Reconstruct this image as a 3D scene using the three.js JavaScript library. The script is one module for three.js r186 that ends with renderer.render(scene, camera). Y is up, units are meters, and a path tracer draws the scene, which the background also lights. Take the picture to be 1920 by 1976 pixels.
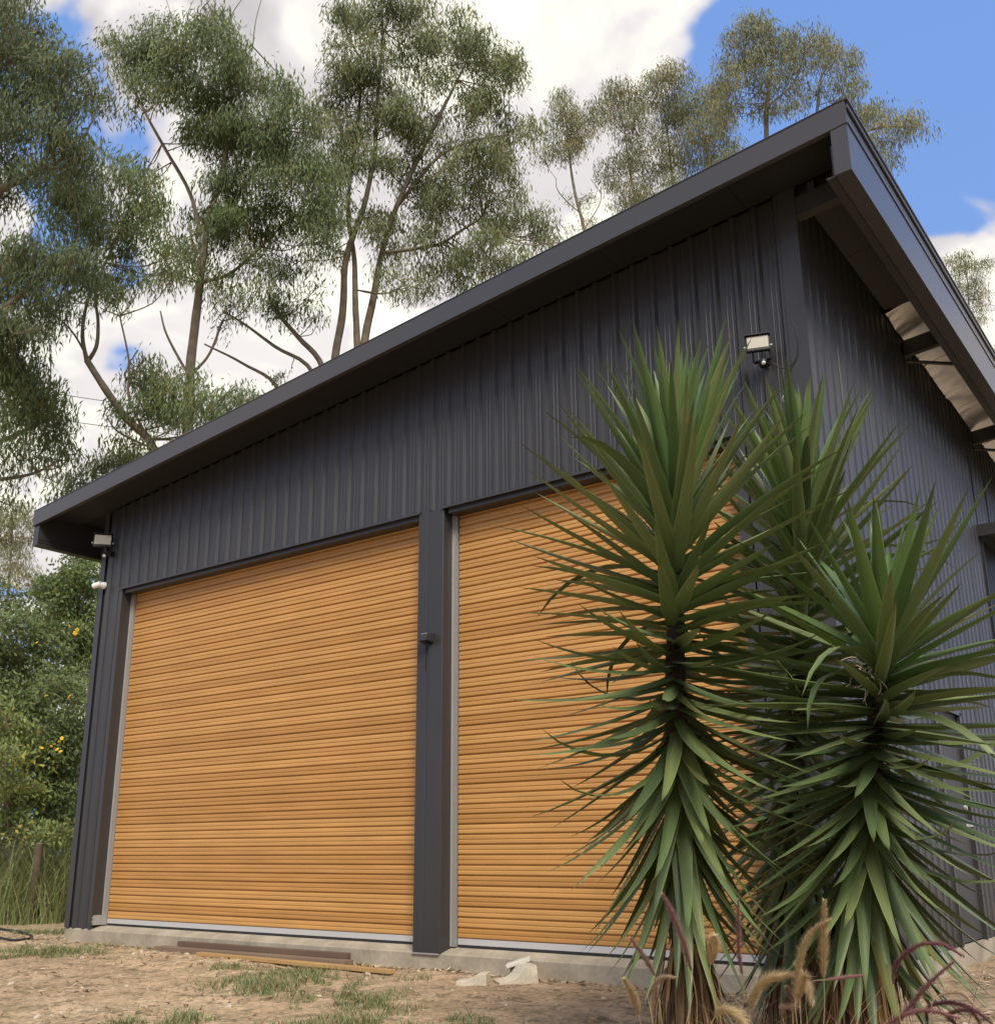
import * as THREE from 'three';
import { mergeGeometries, mergeVertices } from 'three/addons/utils/BufferGeometryUtils.js';
import { RoundedBoxGeometry } from 'three/addons/geometries/RoundedBoxGeometry.js';

// ---------------------------------------------------------------- camera
const scene = new THREE.Scene();
const CAM = { p: new THREE.Vector3(11.066, 0.774, 7.288), yaw: 0.639, pitch: 0.275, roll: -0.004, f: 1986.4, cx: 943.3, cy: 1085.4, w: 1920, h: 1976 };
const camera = new THREE.PerspectiveCamera(2 * Math.atan(CAM.h / 2 / CAM.f) * 180 / Math.PI, 994 / 1024, 0.1, 1500);
camera.position.copy(CAM.p);
camera.rotation.set(CAM.pitch, CAM.yaw, CAM.roll, 'YXZ');
camera.setViewOffset(CAM.w, CAM.h, CAM.w / 2 - CAM.cx, CAM.h / 2 - CAM.cy, CAM.w, CAM.h);
camera.updateMatrixWorld(true);
const V = (x, y, z) => new THREE.Vector3(x, y, z);
// the direction of a photo pixel; the distance D along the view axis is chosen per thing
function ray(u, v) { return V((u - CAM.cx) / CAM.f, -(v - CAM.cy) / CAM.f, -1).applyQuaternion(camera.quaternion); }
function px(u, v, D) { return ray(u, v).multiplyScalar(D).add(CAM.p); }
function onY(u, v, y) { const d = ray(u, v); return d.multiplyScalar((y - CAM.p.y) / d.y).add(CAM.p); }

// ---------------------------------------------------------------- random numbers and noise
function rng(seed) { let a = seed >>> 0; return () => { a = (a + 0x6D2B79F5) | 0; let t = Math.imul(a ^ (a >>> 15), 1 | a); t = (t + Math.imul(t ^ (t >>> 7), 61 | t)) ^ t; return ((t ^ (t >>> 14)) >>> 0) / 4294967296; }; }
const PERM = new Uint8Array(512); { const r = rng(77), p = [...Array(256).keys()]; for (let i = 255; i > 0; i--) { const j = Math.floor(r() * (i + 1)); [p[i], p[j]] = [p[j], p[i]]; } for (let i = 0; i < 512; i++) PERM[i] = p[i & 255]; }
const HASH = new Float32Array(256); { const r = rng(5); for (let i = 0; i < 256; i++) HASH[i] = r(); }
function vnoise(x, y, wrap = 0) {
  const xi = Math.floor(x), yi = Math.floor(y), fx = x - xi, fy = y - yi, u = fx * fx * fx * (fx * (fx * 6 - 15) + 10), w = fy * fy * fy * (fy * (fy * 6 - 15) + 10);
  const m = (a) => wrap ? ((a % wrap) + wrap) % wrap : a & 255;
  const h = (a, b) => HASH[PERM[(PERM[m(a) & 255] + m(b)) & 255]];
  const a = h(xi, yi), b = h(xi + 1, yi), c = h(xi, yi + 1), d = h(xi + 1, yi + 1);
  return a + (b - a) * u + (c - a) * w + (a - b - c + d) * u * w;
}
function fbm(x, y, o = 5, wrap = 0) { let s = 0, a = 0.5, n = 0; for (let i = 0; i < o; i++) { s += a * vnoise(x + i * 17, y + i * 31, wrap); n += a; a *= 0.5; x *= 2; y *= 2; wrap *= 2; } return s / n; }
const clamp = (x, a = 0, b = 1) => Math.min(b, Math.max(a, x));
const sstep = (a, b, x) => { const t = clamp((x - a) / (b - a)); return t * t * (3 - 2 * t); };

// ---------------------------------------------------------------- sky, sun, exposure
const SUN = V(.56, .78, .55).normalize(); // veiled sun behind the right shoulder of the photographer
{
  const W = 3072, H = 1536, data = new Float32Array(W * H * 4);
  // cloud banks (positive) and blue openings (negative) in view, as directions: pixel, radius in pixels, weight
  const lobes = [[1120, 150, 330, .30], [1000, 420, 300, .26], [1300, 60, 120, .12], [420, 60, 280, .22], [250, 820, 400, .34], [600, 620, 300, .3], [1910, 640, 220, .34], [1800, 440, 90, .12], [1740, 340, 60, .08], [1510, 5, 60, .30], [1465, 15, 40, .14], [1345, 70, 70, .10], [1420, 60, 60, -.22], [1400, 10, 50, -.15], [1800, 330, 50, .14],
    [1760, 190, 330, -.5], [1500, 180, 150, -.34], [1580, 90, 180, -.2], [115, 45, 60, -.34], [230, 285, 130, -.46], [120, 500, 150, -.5], [60, 330, 120, -.25], [1680, 380, 110, -.2], [1450, 70, 110, -.26], [1400, 150, 60, -.16]]
    .map(([u, v, r, w]) => [ray(u, v).normalize(), (r / CAM.f) ** 2, w]);
  const bright = [[260, 780, 420, .07], [620, 640, 260, .05], [1140, 170, 300, .05], [1890, 640, 200, .06], [300, 40, 200, -.03]].map(([u, v, r, w]) => [ray(u, v).normalize(), (r / CAM.f) ** 2, w]); // thicker and thinner parts of the cloud banks
  const d = V(0, 0, 0);
  for (let j = 0; j < H; j++) {
    const el = (j + 0.5) / H * Math.PI - Math.PI / 2, ce = Math.cos(el), y = Math.sin(el);
    if (y < -.06) { for (let i = 0; i < W; i++) data.set([.30, .30, .31, 1], (j * W + i) * 4); continue; }
    for (let i = 0; i < W; i++) {
      const az = ((i + 0.5) / W - 0.5) * 2 * Math.PI;
      d.set(ce * Math.cos(az), y, ce * Math.sin(az));
      const k = 1.0 / (Math.max(y, 0) + 0.32), qx = d.x * k * 2.1 + 40, qy = d.z * k * 2.1 + 40;
      const wx = fbm(qx * 1.7 + 9, qy * 1.7, 3) - .5, wy = fbm(qx * 1.7, qy * 1.7 + 23, 3) - .5;
      let n = .5 + 2.3 * (.48 * fbm(qx * 2 + wx * 1.3, qy * 2 + wy * 1.3, 3) + .52 * fbm(qx * 6.5 + wx * 2.4, qy * 6.5 + wy * 2.4, 6) - .5) + .06;
      for (const [q, s, w] of lobes) { const a = (q.x - d.x) ** 2 + (q.y - d.y) ** 2 + (q.z - d.z) ** 2; if (a < s * 6) n += w * Math.exp(-a / s); }
      const c = sstep(.37, .63, n), thick = sstep(.56, .92, n);
      const glow = Math.pow(Math.max(0, d.dot(SUN)), 12) * .35;
      const up = clamp(y);
      const blue = [0.112 - 0.050 * up, 0.188 - 0.064 * up, 0.362 - 0.075 * up];
      const fold = .5 * fbm(qx * 3.1 + wx * 2 + 7, qy * 3.1 + wy * 2, 3) + .5 * fbm(qx * 8 + wx * 3 + 3, qy * 8 + wy * 3, 5), b = .262 + .17 * sstep(.36, .64, fold) * (.35 + .65 * thick) + .02 * thick + glow + bright.reduce((t, [q, s, w]) => t + w * Math.exp(-((q.x - d.x) ** 2 + (q.y - d.y) ** 2 + (q.z - d.z) ** 2) / s), 0);
      const warm = sstep(.33, .48, b), cl = [b * 1.01, b * (.955 + .035 * warm), b * (.965 - .12 * warm)];
      const o = (j * W + i) * 4;
      for (let ch = 0; ch < 3; ch++) data[o + ch] = blue[ch] + (cl[ch] - blue[ch]) * c;
      data[o + 3] = 1;
    }
  }
  const t = new THREE.DataTexture(data, W, H, THREE.RGBAFormat, THREE.FloatType);
  t.mapping = THREE.EquirectangularReflectionMapping; t.magFilter = THREE.LinearFilter; t.minFilter = THREE.LinearFilter; t.needsUpdate = true;
  scene.background = t; scene.environment = t;
}
const sun = new THREE.DirectionalLight(new THREE.Color(1.0, 0.93, 0.84), 1.5);
sun.position.copy(SUN).multiplyScalar(60).add(V(4, 0, 0)); sun.target.position.set(4, 0, 0);
sun.castShadow = true; sun.shadow.radius = 36; sun.shadow.mapSize.set(2048, 2048);
Object.assign(sun.shadow.camera, { left: -40, right: 40, top: 40, bottom: -40, near: 1, far: 160 });
scene.add(sun, sun.target);
const renderer = new THREE.WebGLRenderer({ antialias: true });
renderer.setSize(994, 1024);
renderer.toneMapping = THREE.LinearToneMapping;
renderer.toneMappingExposure = 2.5;
renderer.shadowMap.enabled = true;

// ---------------------------------------------------------------- helpers
const taken = {};
function numbered(n) { const k = taken[n] = (taken[n] ?? -1) + 1; return k ? `${n}_${String(k).padStart(3, '0')}` : n; }
function mesh(name, g, m, parent) { const o = new THREE.Mesh(g, m); o.name = name; o.castShadow = o.receiveShadow = true; parent.add(o); return o; }
function group(name, parent) { const o = new THREE.Group(); o.name = name; parent.add(o); return o; }
function thing(name, label, category, pos = V(0, 0, 0), grp) { const o = new THREE.Group(); o.name = numbered(name); o.position.copy(pos); o.userData = { label, category }; if (grp) o.userData.group = grp; scene.add(o); return o; }
function box(x0, x1, y0, y1, z0, z1) { const g = new THREE.BoxGeometry(Math.abs(x1 - x0), Math.abs(y1 - y0), Math.abs(z1 - z0)); g.translate((x0 + x1) / 2, (y0 + y1) / 2, (z0 + z1) / 2); return g; }
// a box whose bottom and top follow lines along x: yb(x), yt(x)
function slopeBox(x0, x1, yb, yt, z0, z1) {
  const g = box(x0, x1, 0, 1, z0, z1), p = g.attributes.position;
  for (let i = 0; i < p.count; i++) { const x = p.getX(i); p.setY(i, p.getY(i) > .5 ? yt(x) : yb(x)); }
  g.computeVertexNormals(); return g;
}
function soup(pos, uv, col) { const g = new THREE.BufferGeometry(); g.setAttribute('position', new THREE.Float32BufferAttribute(pos, 3)); if (uv) g.setAttribute('uv', new THREE.Float32BufferAttribute(uv, 2)); if (col) g.setAttribute('color', new THREE.Float32BufferAttribute(col, 3)); g.computeVertexNormals(); return g; }
// tapered tube through points with radii
function limb(pts, r0, r1, seg = 6, n = 0, wob = 0, r = null) {
  const c = new THREE.CatmullRomCurve3(pts, false, 'centripetal'), N = n || Math.max(4, pts.length * 3), pos = [], nor = [], idx = [], uv = [];
  const up = V(.31, .2, .93).normalize(); let len = 0, last = null;
  for (let i = 0; i <= N; i++) {
    const t = i / N, p = c.getPoint(t), tn = c.getTangent(t), a = new THREE.Vector3().crossVectors(tn, up).normalize(), b = new THREE.Vector3().crossVectors(tn, a);
    if (last) len += p.distanceTo(last); last = p;
    const rr = r0 + (r1 - r0) * t;
    for (let k = 0; k <= seg; k++) {
      const th = k / seg * Math.PI * 2, cs = Math.cos(th), sn = Math.sin(th), w = rr * (1 + (wob && r ? (r() - .5) * wob : 0));
      const d = a.clone().multiplyScalar(cs).addScaledVector(b, sn); pos.push(p.x + d.x * w, p.y + d.y * w, p.z + d.z * w); nor.push(d.x, d.y, d.z); uv.push(k / seg * .5, len);
      if (i < N && k < seg) { const q = i * (seg + 1) + k; idx.push(q, q + 1, q + seg + 1, q + 1, q + seg + 2, q + seg + 1); }
    }
  }
  const g = new THREE.BufferGeometry(); g.setAttribute('position', new THREE.Float32BufferAttribute(pos, 3)); g.setAttribute('normal', new THREE.Float32BufferAttribute(nor, 3)); g.setAttribute('uv', new THREE.Float32BufferAttribute(uv, 2)); g.setIndex(idx); return g;
}
function merge(list) { const l = list.map((g) => { const h = g.index ? g.toNonIndexed() : g; for (const k of Object.keys(h.attributes)) if (!['position', 'normal', 'uv'].includes(k)) h.deleteAttribute(k); if (!h.attributes.uv) h.setAttribute('uv', new THREE.Float32BufferAttribute(new Float32Array(h.attributes.position.count * 2), 2)); return h; }); return mergeGeometries(l, false); }
function tex(N, fn, srgb = true, rep = 1) {
  const data = new Uint8Array(N * N * 4);
  for (let j = 0; j < N; j++) for (let i = 0; i < N; i++) { const c = fn(i / N, j / N), o = (j * N + i) * 4; for (let k = 0; k < 3; k++) data[o + k] = clamp(c[k] ?? c[0], 0, 1) * 255; data[o + 3] = 255; }
  const t = new THREE.DataTexture(data, N, N); t.wrapS = t.wrapT = THREE.RepeatWrapping; t.magFilter = THREE.LinearFilter; t.minFilter = THREE.LinearMipmapLinearFilter; t.generateMipmaps = true; if (srgb) t.colorSpace = THREE.SRGBColorSpace; t.repeat.set(rep, rep); t.needsUpdate = true; return t;
}
const lin = (r, g, b) => new THREE.Color().setRGB(r, g, b);
const std = (c, roughness, o = {}) => new THREE.MeshStandardMaterial({ color: c, roughness, ...o });
const dbl = { side: THREE.DoubleSide };

// ---------------------------------------------------------------- materials
const grimeRough = tex(256, (u, v) => { const n = .85 + .30 * (fbm(u * 3, v * 3, 3, 3) - .5); return [n, n, n]; }, false);
const streak = tex(256, (u, v) => { const n = .95 + .05 * (fbm(u * 24, v * 3, 3, 3) - .5) + .08 * (fbm(u * 6, v * 6, 4, 6) - .5); return [n, n, n]; });
const M = {
  clad: std(lin(.043, .0415, .041), .33, { map: streak, ...dbl }),
  trim: std(lin(.040, .0385, .038), .40, { roughnessMap: grimeRough, ...dbl }),
  fasc: std(lin(.060, .0575, .057), .26, { ...dbl }),  // same paint as the cladding, its sky reflection put into the lighter colour
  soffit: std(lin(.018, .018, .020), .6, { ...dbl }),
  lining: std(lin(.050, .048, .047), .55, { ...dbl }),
  black: std(lin(.012, .012, .013), .5),
  galv: std(lin(.46, .44, .41), .5, { metalness: .55 }),
  alu: std(lin(.60, .59, .56), .5, { metalness: .35 }),
  white: std(lin(.78, .77, .74), .4),
  glassLamp: new THREE.MeshPhysicalMaterial({ color: lin(.50, .46, .36), roughness: .25, clearcoat: 1, clearcoatRoughness: .05 }),
  lens: new THREE.MeshPhysicalMaterial({ color: lin(.015, .015, .02), roughness: .08, clearcoat: 1 }),
  pvc: std(lin(.62, .60, .52), .38),
  rubber: std(lin(.02, .02, .02), .8),
};
const concTex = tex(512, (u, v) => { const n = fbm(u * 6, v * 6, 6, 6), s = fbm(u * 40, v * 3, 3, 3), f = fbm(u * 64, v * 64, 2, 64); const a = .87 + .24 * (n - .5) + .10 * (s - .5) + .08 * (f - .5); return [a, a * .965, a * .89]; });
const concBump = tex(256, (u, v) => { const n = fbm(u * 32, v * 32, 3, 32); return [n, n, n]; }, false);
M.conc = std(lin(.54, .50, .435), .85, { map: concTex, bumpMap: concBump, bumpScale: .003 });
const foilBump = tex(512, (u, v) => { const a = Math.abs(fbm(u * 10 + fbm(u * 4, v * 4, 2, 4) * 2, v * 10, 4, 10) - .5) * 2, b = Math.abs(fbm(u * 24, v * 24 + 3, 3, 24) - .5) * 2; const n = .6 * a + .4 * b; return [n, n, n]; }, false);
M.foil = std(lin(.78, .79, .80), .34, { metalness: .85, bumpMap: foilBump, bumpScale: .0012, ...dbl });
const doorTone = tex(256, (u, v) => { const n = .93 + .14 * (fbm(u * 5, v * 96, 3, 5) - .5) + .045 * (fbm(u * 9, v * 9, 4, 9) - .5); return [n, n * .99, n * .97]; });
M.slat = [[.60, .312, .092], [.55, .278, .078], [.64, .345, .106]].map(([r, g, b]) => std(lin(r, g, b), .4, { map: doorTone, ...dbl }));
const barkTex = tex(256, (u, v) => { const n = fbm(u * 8, v * 6, 5, 2), s = fbm(u * 24, v * 3, 3, 1); const a = .82 + .4 * (n - .5) + .2 * (s - .5); return [a, a * .94, a * .85]; });
M.bark = std(lin(.50, .46, .41), .9, { map: barkTex });
const leafMat = (r, g, b, t = .32) => new THREE.MeshPhysicalMaterial({ color: lin(r, g, b), roughness: .8, transmission: t, thickness: 0, ...dbl });

// ================================================================ GROUND
const EX = { l: -.489, r: 8.725, back: -9 };
function gY(x, z) {
  let y = -.185 - .012 * Math.max(0, z) - .028 * Math.max(0, z - 1.2) + .03 * (fbm(x * .5 + 9, z * .5 + 4, 3) - .5);
  y += .07 * sstep(8.2, 9.6, x) * sstep(.6, -3, z) - .06 * sstep(7.5, 9, x) * sstep(0, 1.5, z);
  y += .045 * (fbm(x * 1.9, z * 1.9, 4) - .5) + .018 * (fbm(x * 9, z * 9, 3) - .5);
  return y;
}
{
  const axis = (lo, hi, step, far) => { const a = []; for (let v = lo; v <= hi + 1e-6; v += step) a.push(v); let s = step, v = hi; while (v < far) { s *= 1.22; v += s; a.push(v); } s = step; v = lo; while (v > -far) { s *= 1.22; v -= s; a.unshift(v); } return a; };
  const xs = axis(-3, 12.5, .06, 600), zs = axis(-4, 6, .06, 600), pos = [], col = [], uv = [], idx = [];
  for (const z of zs) for (const x of xs) {
    const near = Math.hypot(x - 5, z) < 60;
    pos.push(x, near ? gY(x, z) : -.3, z); uv.push(x / 2.4, z / 2.4);
    const n = fbm(x * .9 + 3, z * .9, 5), m = fbm(x * .35 + 30, z * .35 + 7, 4), soil = clamp(.40 * sstep(.40, .62, m + .16 * sstep(4.6, 7, x)) + .5 * (n - .5) + .35 * sstep(5, 8.5, x));
    const a = [.68, .515, .315], b = [.44, .315, .195], e = .88 + .28 * (n - .5);
    for (let k = 0; k < 3; k++) col.push((a[k] + (b[k] - a[k]) * soil) * e);
  }
  const W = xs.length;
  for (let j = 0; j < zs.length - 1; j++) for (let i = 0; i < W - 1; i++) { const q = j * W + i; idx.push(q, q + W, q + 1, q + 1, q + W, q + W + 1); }
  const g = new THREE.BufferGeometry(); g.setAttribute('position', new THREE.Float32BufferAttribute(pos, 3)); g.setAttribute('uv', new THREE.Float32BufferAttribute(uv, 2)); g.setAttribute('color', new THREE.Float32BufferAttribute(col, 3)); g.setIndex(idx); g.computeVertexNormals();
  const dirt = tex(1024, (u, v) => { const n = fbm(u * 12, v * 12, 6, 12), f = fbm(u * 90, v * 90, 2, 90), c = fbm(u * 30, v * 30, 3, 30); let a = .89 + .32 * (n - .5) + .30 * (f - .5); if (c > .64) a *= .8; if (f > .80) a *= 1.18; return [a, a * (.985 + .05 * (c - .5)), a * (.96 + .08 * (n - .5))]; });
  const db = tex(1024, (u, v) => { const n = .5 * fbm(u * 40, v * 40, 4, 40) + .5 * fbm(u * 110, v * 110, 2, 110); return [n, n, n]; }, false);
  const o = mesh('ground', g, new THREE.MeshStandardMaterial({ color: 0xffffff, vertexColors: true, roughness: 1, map: dirt, bumpMap: db, bumpScale: .02 }), scene);
  o.userData = { kind: 'structure', label: 'sandy brown dirt yard in front of the shed', category: 'ground' };
}

// ================================================================ SHED
const P = .1905, LY = 3.965, XP0 = 4.84, XP1 = 5.1435, XD = 8.095, ZF = .605, XL = -1.261, XR = 9.374;
const roofTop = (x) => 5.076 + (x - XL) * (6.109 - 5.076) / (XR - XL);
const under = (x) => roofTop(x) - .10;
const shed = thing('shed', 'charcoal ribbed steel shed with sloping skillion roof and two orange roller doors', 'shed');
// ribbed sheet: along x on the front (out = +z), along z on the sides
function ribSheet(a0, a1, yb, yt, place) {
  const pts = [[a0, 0]], H = .029;
  const prof = [[-.036, 0], [-.014, H], [.014, H], [.036, 0], [.078, 0], [.082, .003], [.088, .003], [.092, 0], [.118, 0], [.122, .003], [.128, .003], [.132, 0]];
  for (let n = Math.floor(a0 / P) - 1; n <= Math.ceil(a1 / P) + 1; n++) for (const [o, h] of prof) { const a = n * P + .02 + o; if (a > a0 + 1e-4 && a < a1 - 1e-4) pts.push([a, h]); }
  pts.push([a1, 0]); pts.sort((p, q) => p[0] - q[0]);
  const pos = [], uv = [];
  for (let i = 0; i < pts.length - 1; i++) {
    const [p, q] = [pts[i], pts[i + 1]], A = place(p[0], yb, p[1]), B = place(q[0], yb, q[1]), C = place(q[0], yt(q[0]), q[1]), D = place(p[0], yt(p[0]), p[1]);
    for (const [v, a] of [[A, p[0]], [B, q[0]], [C, q[0]], [A, p[0]], [C, q[0]], [D, p[0]]]) { pos.push(...v); uv.push(a / 1.5, v[1] / 3); }
  }
  return soup(pos, uv);
}
const frontAt = (a, y, h) => [a, y, h], sideAt = (a, y, h) => [EX.r + .012 + h * .36, y, -a], leftAt = (a, y, h) => [EX.l - h, y, -a];
const split = (a, b, w = .762) => { const r = []; for (let s = a; s < b - .02; s += w) r.push([s, Math.min(b, s + w)]); return r; };
for (const [a, b] of split(EX.l, 0)) mesh('cladding_sheet', ribSheet(a, b, -.05, under, frontAt), M.clad, shed);
for (const [a, b] of split(0, XD)) mesh('cladding_sheet', ribSheet(a, b, LY, under, frontAt), M.clad, shed);
for (const [a, b] of split(XD, EX.r)) mesh('cladding_sheet', ribSheet(a, b, -.05, under, frontAt), M.clad, shed);
const DZ = [2.50, 3.44], DH = 2.06, WZ = [5.72, 7.4], WH = [3.1, 4.50];
const sideTop = () => under(EX.r);
for (const [a, b] of [...split(0, DZ[0]), ...split(DZ[1], WZ[0]), ...split(WZ[1], 9)]) mesh('cladding_sheet', ribSheet(a, b, -.05, sideTop, sideAt), M.clad, shed);
for (const [a, b] of split(DZ[0], DZ[1])) mesh('cladding_sheet', ribSheet(a, b, DH, sideTop, sideAt), M.clad, shed);
for (const [a, b] of split(WZ[0], WZ[1])) { mesh('cladding_sheet', ribSheet(a, b, WH[1], sideTop, sideAt), M.clad, shed); mesh('cladding_sheet', ribSheet(a, b, -.05, () => WH[0], sideAt), M.clad, shed); }
for (const [a, b] of split(0, 9)) mesh('cladding_sheet', ribSheet(a, b, -.05, () => under(EX.l), leftAt), M.clad, shed);
mesh('rear_wall', slopeBox(EX.l, EX.r, () => -.05, under, -9.06, -9.0), M.clad, shed);
// slab with a front lip that falls a little in front of the doors
{
  const sh = new THREE.Shape(); sh.moveTo(-.05, 0); sh.lineTo(-.16, 0); sh.lineTo(-9.02, 0); sh.lineTo(-9.02, -.5); sh.lineTo(.012, -.5); sh.lineTo(.012, -.058); sh.lineTo(.0, -.048); sh.lineTo(-.05, 0);
  const s2 = new THREE.Shape([[-9.02, -.5], [.028, -.5], [.028, -.060], [.016, -.05], [-.15, -.008], [-.17, -.004], [-9.02, -.004]].map(([a, b]) => new THREE.Vector2(a, b)));
  const g = new THREE.ExtrudeGeometry(s2, { depth: EX.r - EX.l + .05, bevelEnabled: false, steps: 1 });
  g.rotateY(-Math.PI / 2); // shape x -> z, depth -> -x
  g.computeBoundingBox(); const bb = g.boundingBox; g.translate((EX.l + EX.r) / 2 - (bb.min.x + bb.max.x) / 2, 0, 0);
  const uv = g.attributes.uv, p = g.attributes.position; for (let i = 0; i < uv.count; i++) uv.setXY(i, p.getX(i) / 1.6, (p.getY(i) + p.getZ(i)) / 1.6);
  mesh('concrete_slab', g, M.conc, shed);
}
// corner, jamb, lintel and pillar flashings
mesh('corner_flashing', merge([box(EX.r - .115, EX.r + .034, -.045, 5.98, .031, .036), box(EX.r + .031, EX.r + .036, -.045, 5.98, -.085, .031)]), M.trim, shed);
mesh('corner_flashing', merge([box(EX.l - .036, EX.l + .062, -.045, under(EX.l) - .01, .031, .036), box(EX.l - .036, EX.l - .031, -.045, under(EX.l) - .01, -.085, .031)]), M.trim, shed);
mesh('door_jamb', merge([box(-.062, .002, -.045, LY, .0305, .0345), box(-.001, .003, .11, LY, -.17, .0305)]), M.trim, shed);
{ // pillar: folded flashing with a shallow step
  const pr = [[XP0, -.17], [XP0, .040], [XP0 + .055, .040], [XP0 + .058, .046], [XP0 + .125, .046], [XP0 + .128, .040], [XP1 - .006, .040], [XP1, .034], [XP1, -.17]], pos = [], uv = [];
  for (let i = 0; i < pr.length - 1; i++) { const [a, c] = pr[i], [b, d] = pr[i + 1]; const A = [a, -.05, c], B = [b, -.05, d], C = [b, LY - .01, d], D = [a, LY - .01, c]; for (const v of [A, B, C, A, C, D]) { pos.push(...v); uv.push((v[0] + v[2]) / 1.5, v[1] / 3); } }
  mesh('pillar', soup(pos, uv), M.clad, shed);
  mesh('pillar_foot', box(XP0 - .004, XP1 - .012, -.064, -.052, -.02, .048), M.galv, shed);
}
mesh('door_jamb', merge([box(XD - .003, XD + .001, -.03, LY, -.17, .0305), box(XD - .002, XD + .09, -.045, LY, .0305, .0345)]), M.trim, shed);
for (const [a, b] of [[-.05, XP0 + .02], [XP1 - .02, XD + .03]]) mesh('lintel_flashing', merge([box(a, b, LY - .004, LY + .004, -.17, .052), box(a, b, LY - .018, LY + .004, .052, .056), box(a + .06, b - .03, LY - .062, LY - .05, -.16, .012), box(a + .06, b - .03, LY - .05, LY - .006, .006, .012)]), M.trim, shed);
// inner lining behind the doors so that the building is closed
mesh('door_head_box', box(EX.l + .05, EX.r - .05, LY - .12, LY + .5, -.62, -.20), M.soffit, shed);
// roller doors
const slatGeo = (w, u0) => {
  const h = .0868, pr = [[0, -.015], [.06, -.016], [.085, -.006], [.12, .0], [.18, .0026], [.40, .0026], [.46, .0005], [.50, -.0032], [.54, .0005], [.60, .0026], [.84, .0026], [.91, .0], [.95, -.007], [1, -.015]], pos = [], uv = [];
  for (let i = 0; i < pr.length - 1; i++) { const [a, c] = pr[i], [b, d] = pr[i + 1]; const A = [0, a * h, c], B = [w, a * h, c], C = [w, b * h, d], D = [0, b * h, d]; for (const v of [A, B, C, A, C, D]) { pos.push(...v); uv.push(v[0] / 3 + u0, v[1] / 3 + u0 * 1.7); } }
  return soup(pos, uv);
};
for (const [a, b] of [[.07, XP0 - .012], [XP1 + .062, XD - .015]]) {
  const d = group('roller_door', shed); d.position.set(a, 0, -.135);
  d.userData.label = a < 1 ? 'wide orange roller door of horizontal slats, left of the pillar' : 'narrower orange roller door of horizontal slats beside the yuccas';
  const r = rng(a * 100 + 3), gs = [0, 1, 2, 3, 4, 5, 6, 7].map(() => slatGeo(b - a, r()));
  for (let k = 0; k < 45; k++) { const s = mesh('slat', gs[Math.floor(r() * 8)], M.slat[Math.floor(r() * 3)], d); s.position.set(0, .062 + k * .0868, (r() - .5) * .0012); s.rotation.x = (r() - .5) * .012; }
  mesh('bottom_bar', box(.0, b - a, .014, .064, -.012, .004), M.alu, d);
  mesh('rubber_seal', box(.002, b - a - .002, -.006, .014, -.012, .002), M.rubber, d);
  mesh('guide_track', merge([box(-.062, -.012, -.004, LY - .05, -.03, .028), box(-.066, -.060, -.004, LY - .05, .0285, .04)]), M.galv, d);
  mesh('guide_track', box(b - a + .002, b - a + .012, -.004, LY - .05, -.03, .02), M.galv, d);
  if (a < 1) { const br = mesh('guide_bracket', box(-.105, -.070, -.004, .105, -.03, .142), M.galv, d); for (const y of [.03, .075]) { const bo = new THREE.CylinderGeometry(.007, .007, .01, 8); bo.rotateX(Math.PI / 2); bo.translate(-.088, y, .146); mesh('bolt', bo, M.alu, d); } }
}
// roof, barge, fascia, gutter, soffit
mesh('roof_sheet', slopeBox(XL + .01, XR - .01, (x) => roofTop(x) - .045, (x) => roofTop(x) - .012, -9.6, ZF - .022), M.trim, shed);
mesh('barge_board', merge([slopeBox(XL, XR, (x) => roofTop(x) - .195, roofTop, ZF - .02, ZF), slopeBox(XL, XR, (x) => roofTop(x) - .002, (x) => roofTop(x) + .006, ZF - .10, ZF + .006), slopeBox(XL, XR - .002, (x) => roofTop(x) - .203, (x) => roofTop(x) - .195, ZF - .045, ZF + .004)]), M.fasc, shed);
const bR = roofTop(XR) - .21;
mesh('eave_fascia', merge([box(XR - .125, XR - .004, 5.513, bR, -9.6, ZF - .002), box(XR - .124, XR - .005, bR, bR + .135, -9.6, ZF - .022), box(XR - .004, XR + .004, bR + .02, bR + .028, -9.6, ZF - .022)]), M.fasc, shed);
mesh('eave_capping', merge([box(XR - .05, XR + .012, bR + .150, bR + .202, -9.6, ZF - .022), box(XR - .09, XR + .022, bR + .202, bR + .216, -9.6, ZF + .006)]), M.fasc, shed);
mesh('eave_purlin', merge([box(XR - .20, XR - .135, 5.53, 5.545, -9.6, ZF - .05), box(XR - .15, XR - .135, 5.545, 5.80, -9.6, ZF - .05)]), M.trim, shed);
const bL = roofTop(XL) - .206;
mesh('gutter', merge([box(XL + .012, XL + .13, bL - .265, bL - .257, -9.6, ZF - .02), box(XL + .012, XL + .02, bL - .257, bL + .15, -9.6, ZF - .023), box(XL + .122, XL + .13, bL - .257, bL + .165, -9.6, ZF - .023), box(XL + .012, XL + .13, bL - .257, bL, ZF - .026, ZF - .02), box(XL + .13, XL + .137, bL - .19, bL - .182, -9.6, ZF - .03), box(XL + .13, XL + .137, bL - .225, bL - .213, -9.6, ZF - .03)]), M.trim, shed);
for (let x = XL + .02; x < XR - .2; x += 1.2) mesh('soffit_section', slopeBox(x + .002, Math.min(XR - .15, x + 1.198), (a) => roofTop(a) - .10, (a) => roofTop(a) - .092, .038, ZF - .024), M.soffit, shed);
for (let k = 0; k < 2; k++) mesh('soffit_section', slopeBox(EX.r + .03, XR - .13, (x) => roofTop(x) - .088, (x) => roofTop(x) - .08, -.06 - k * 1.2 - 1.196, -.06 - k * 1.2), M.lining, shed);  // front stretch of the side eave drawn darker, in place of foil
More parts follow.
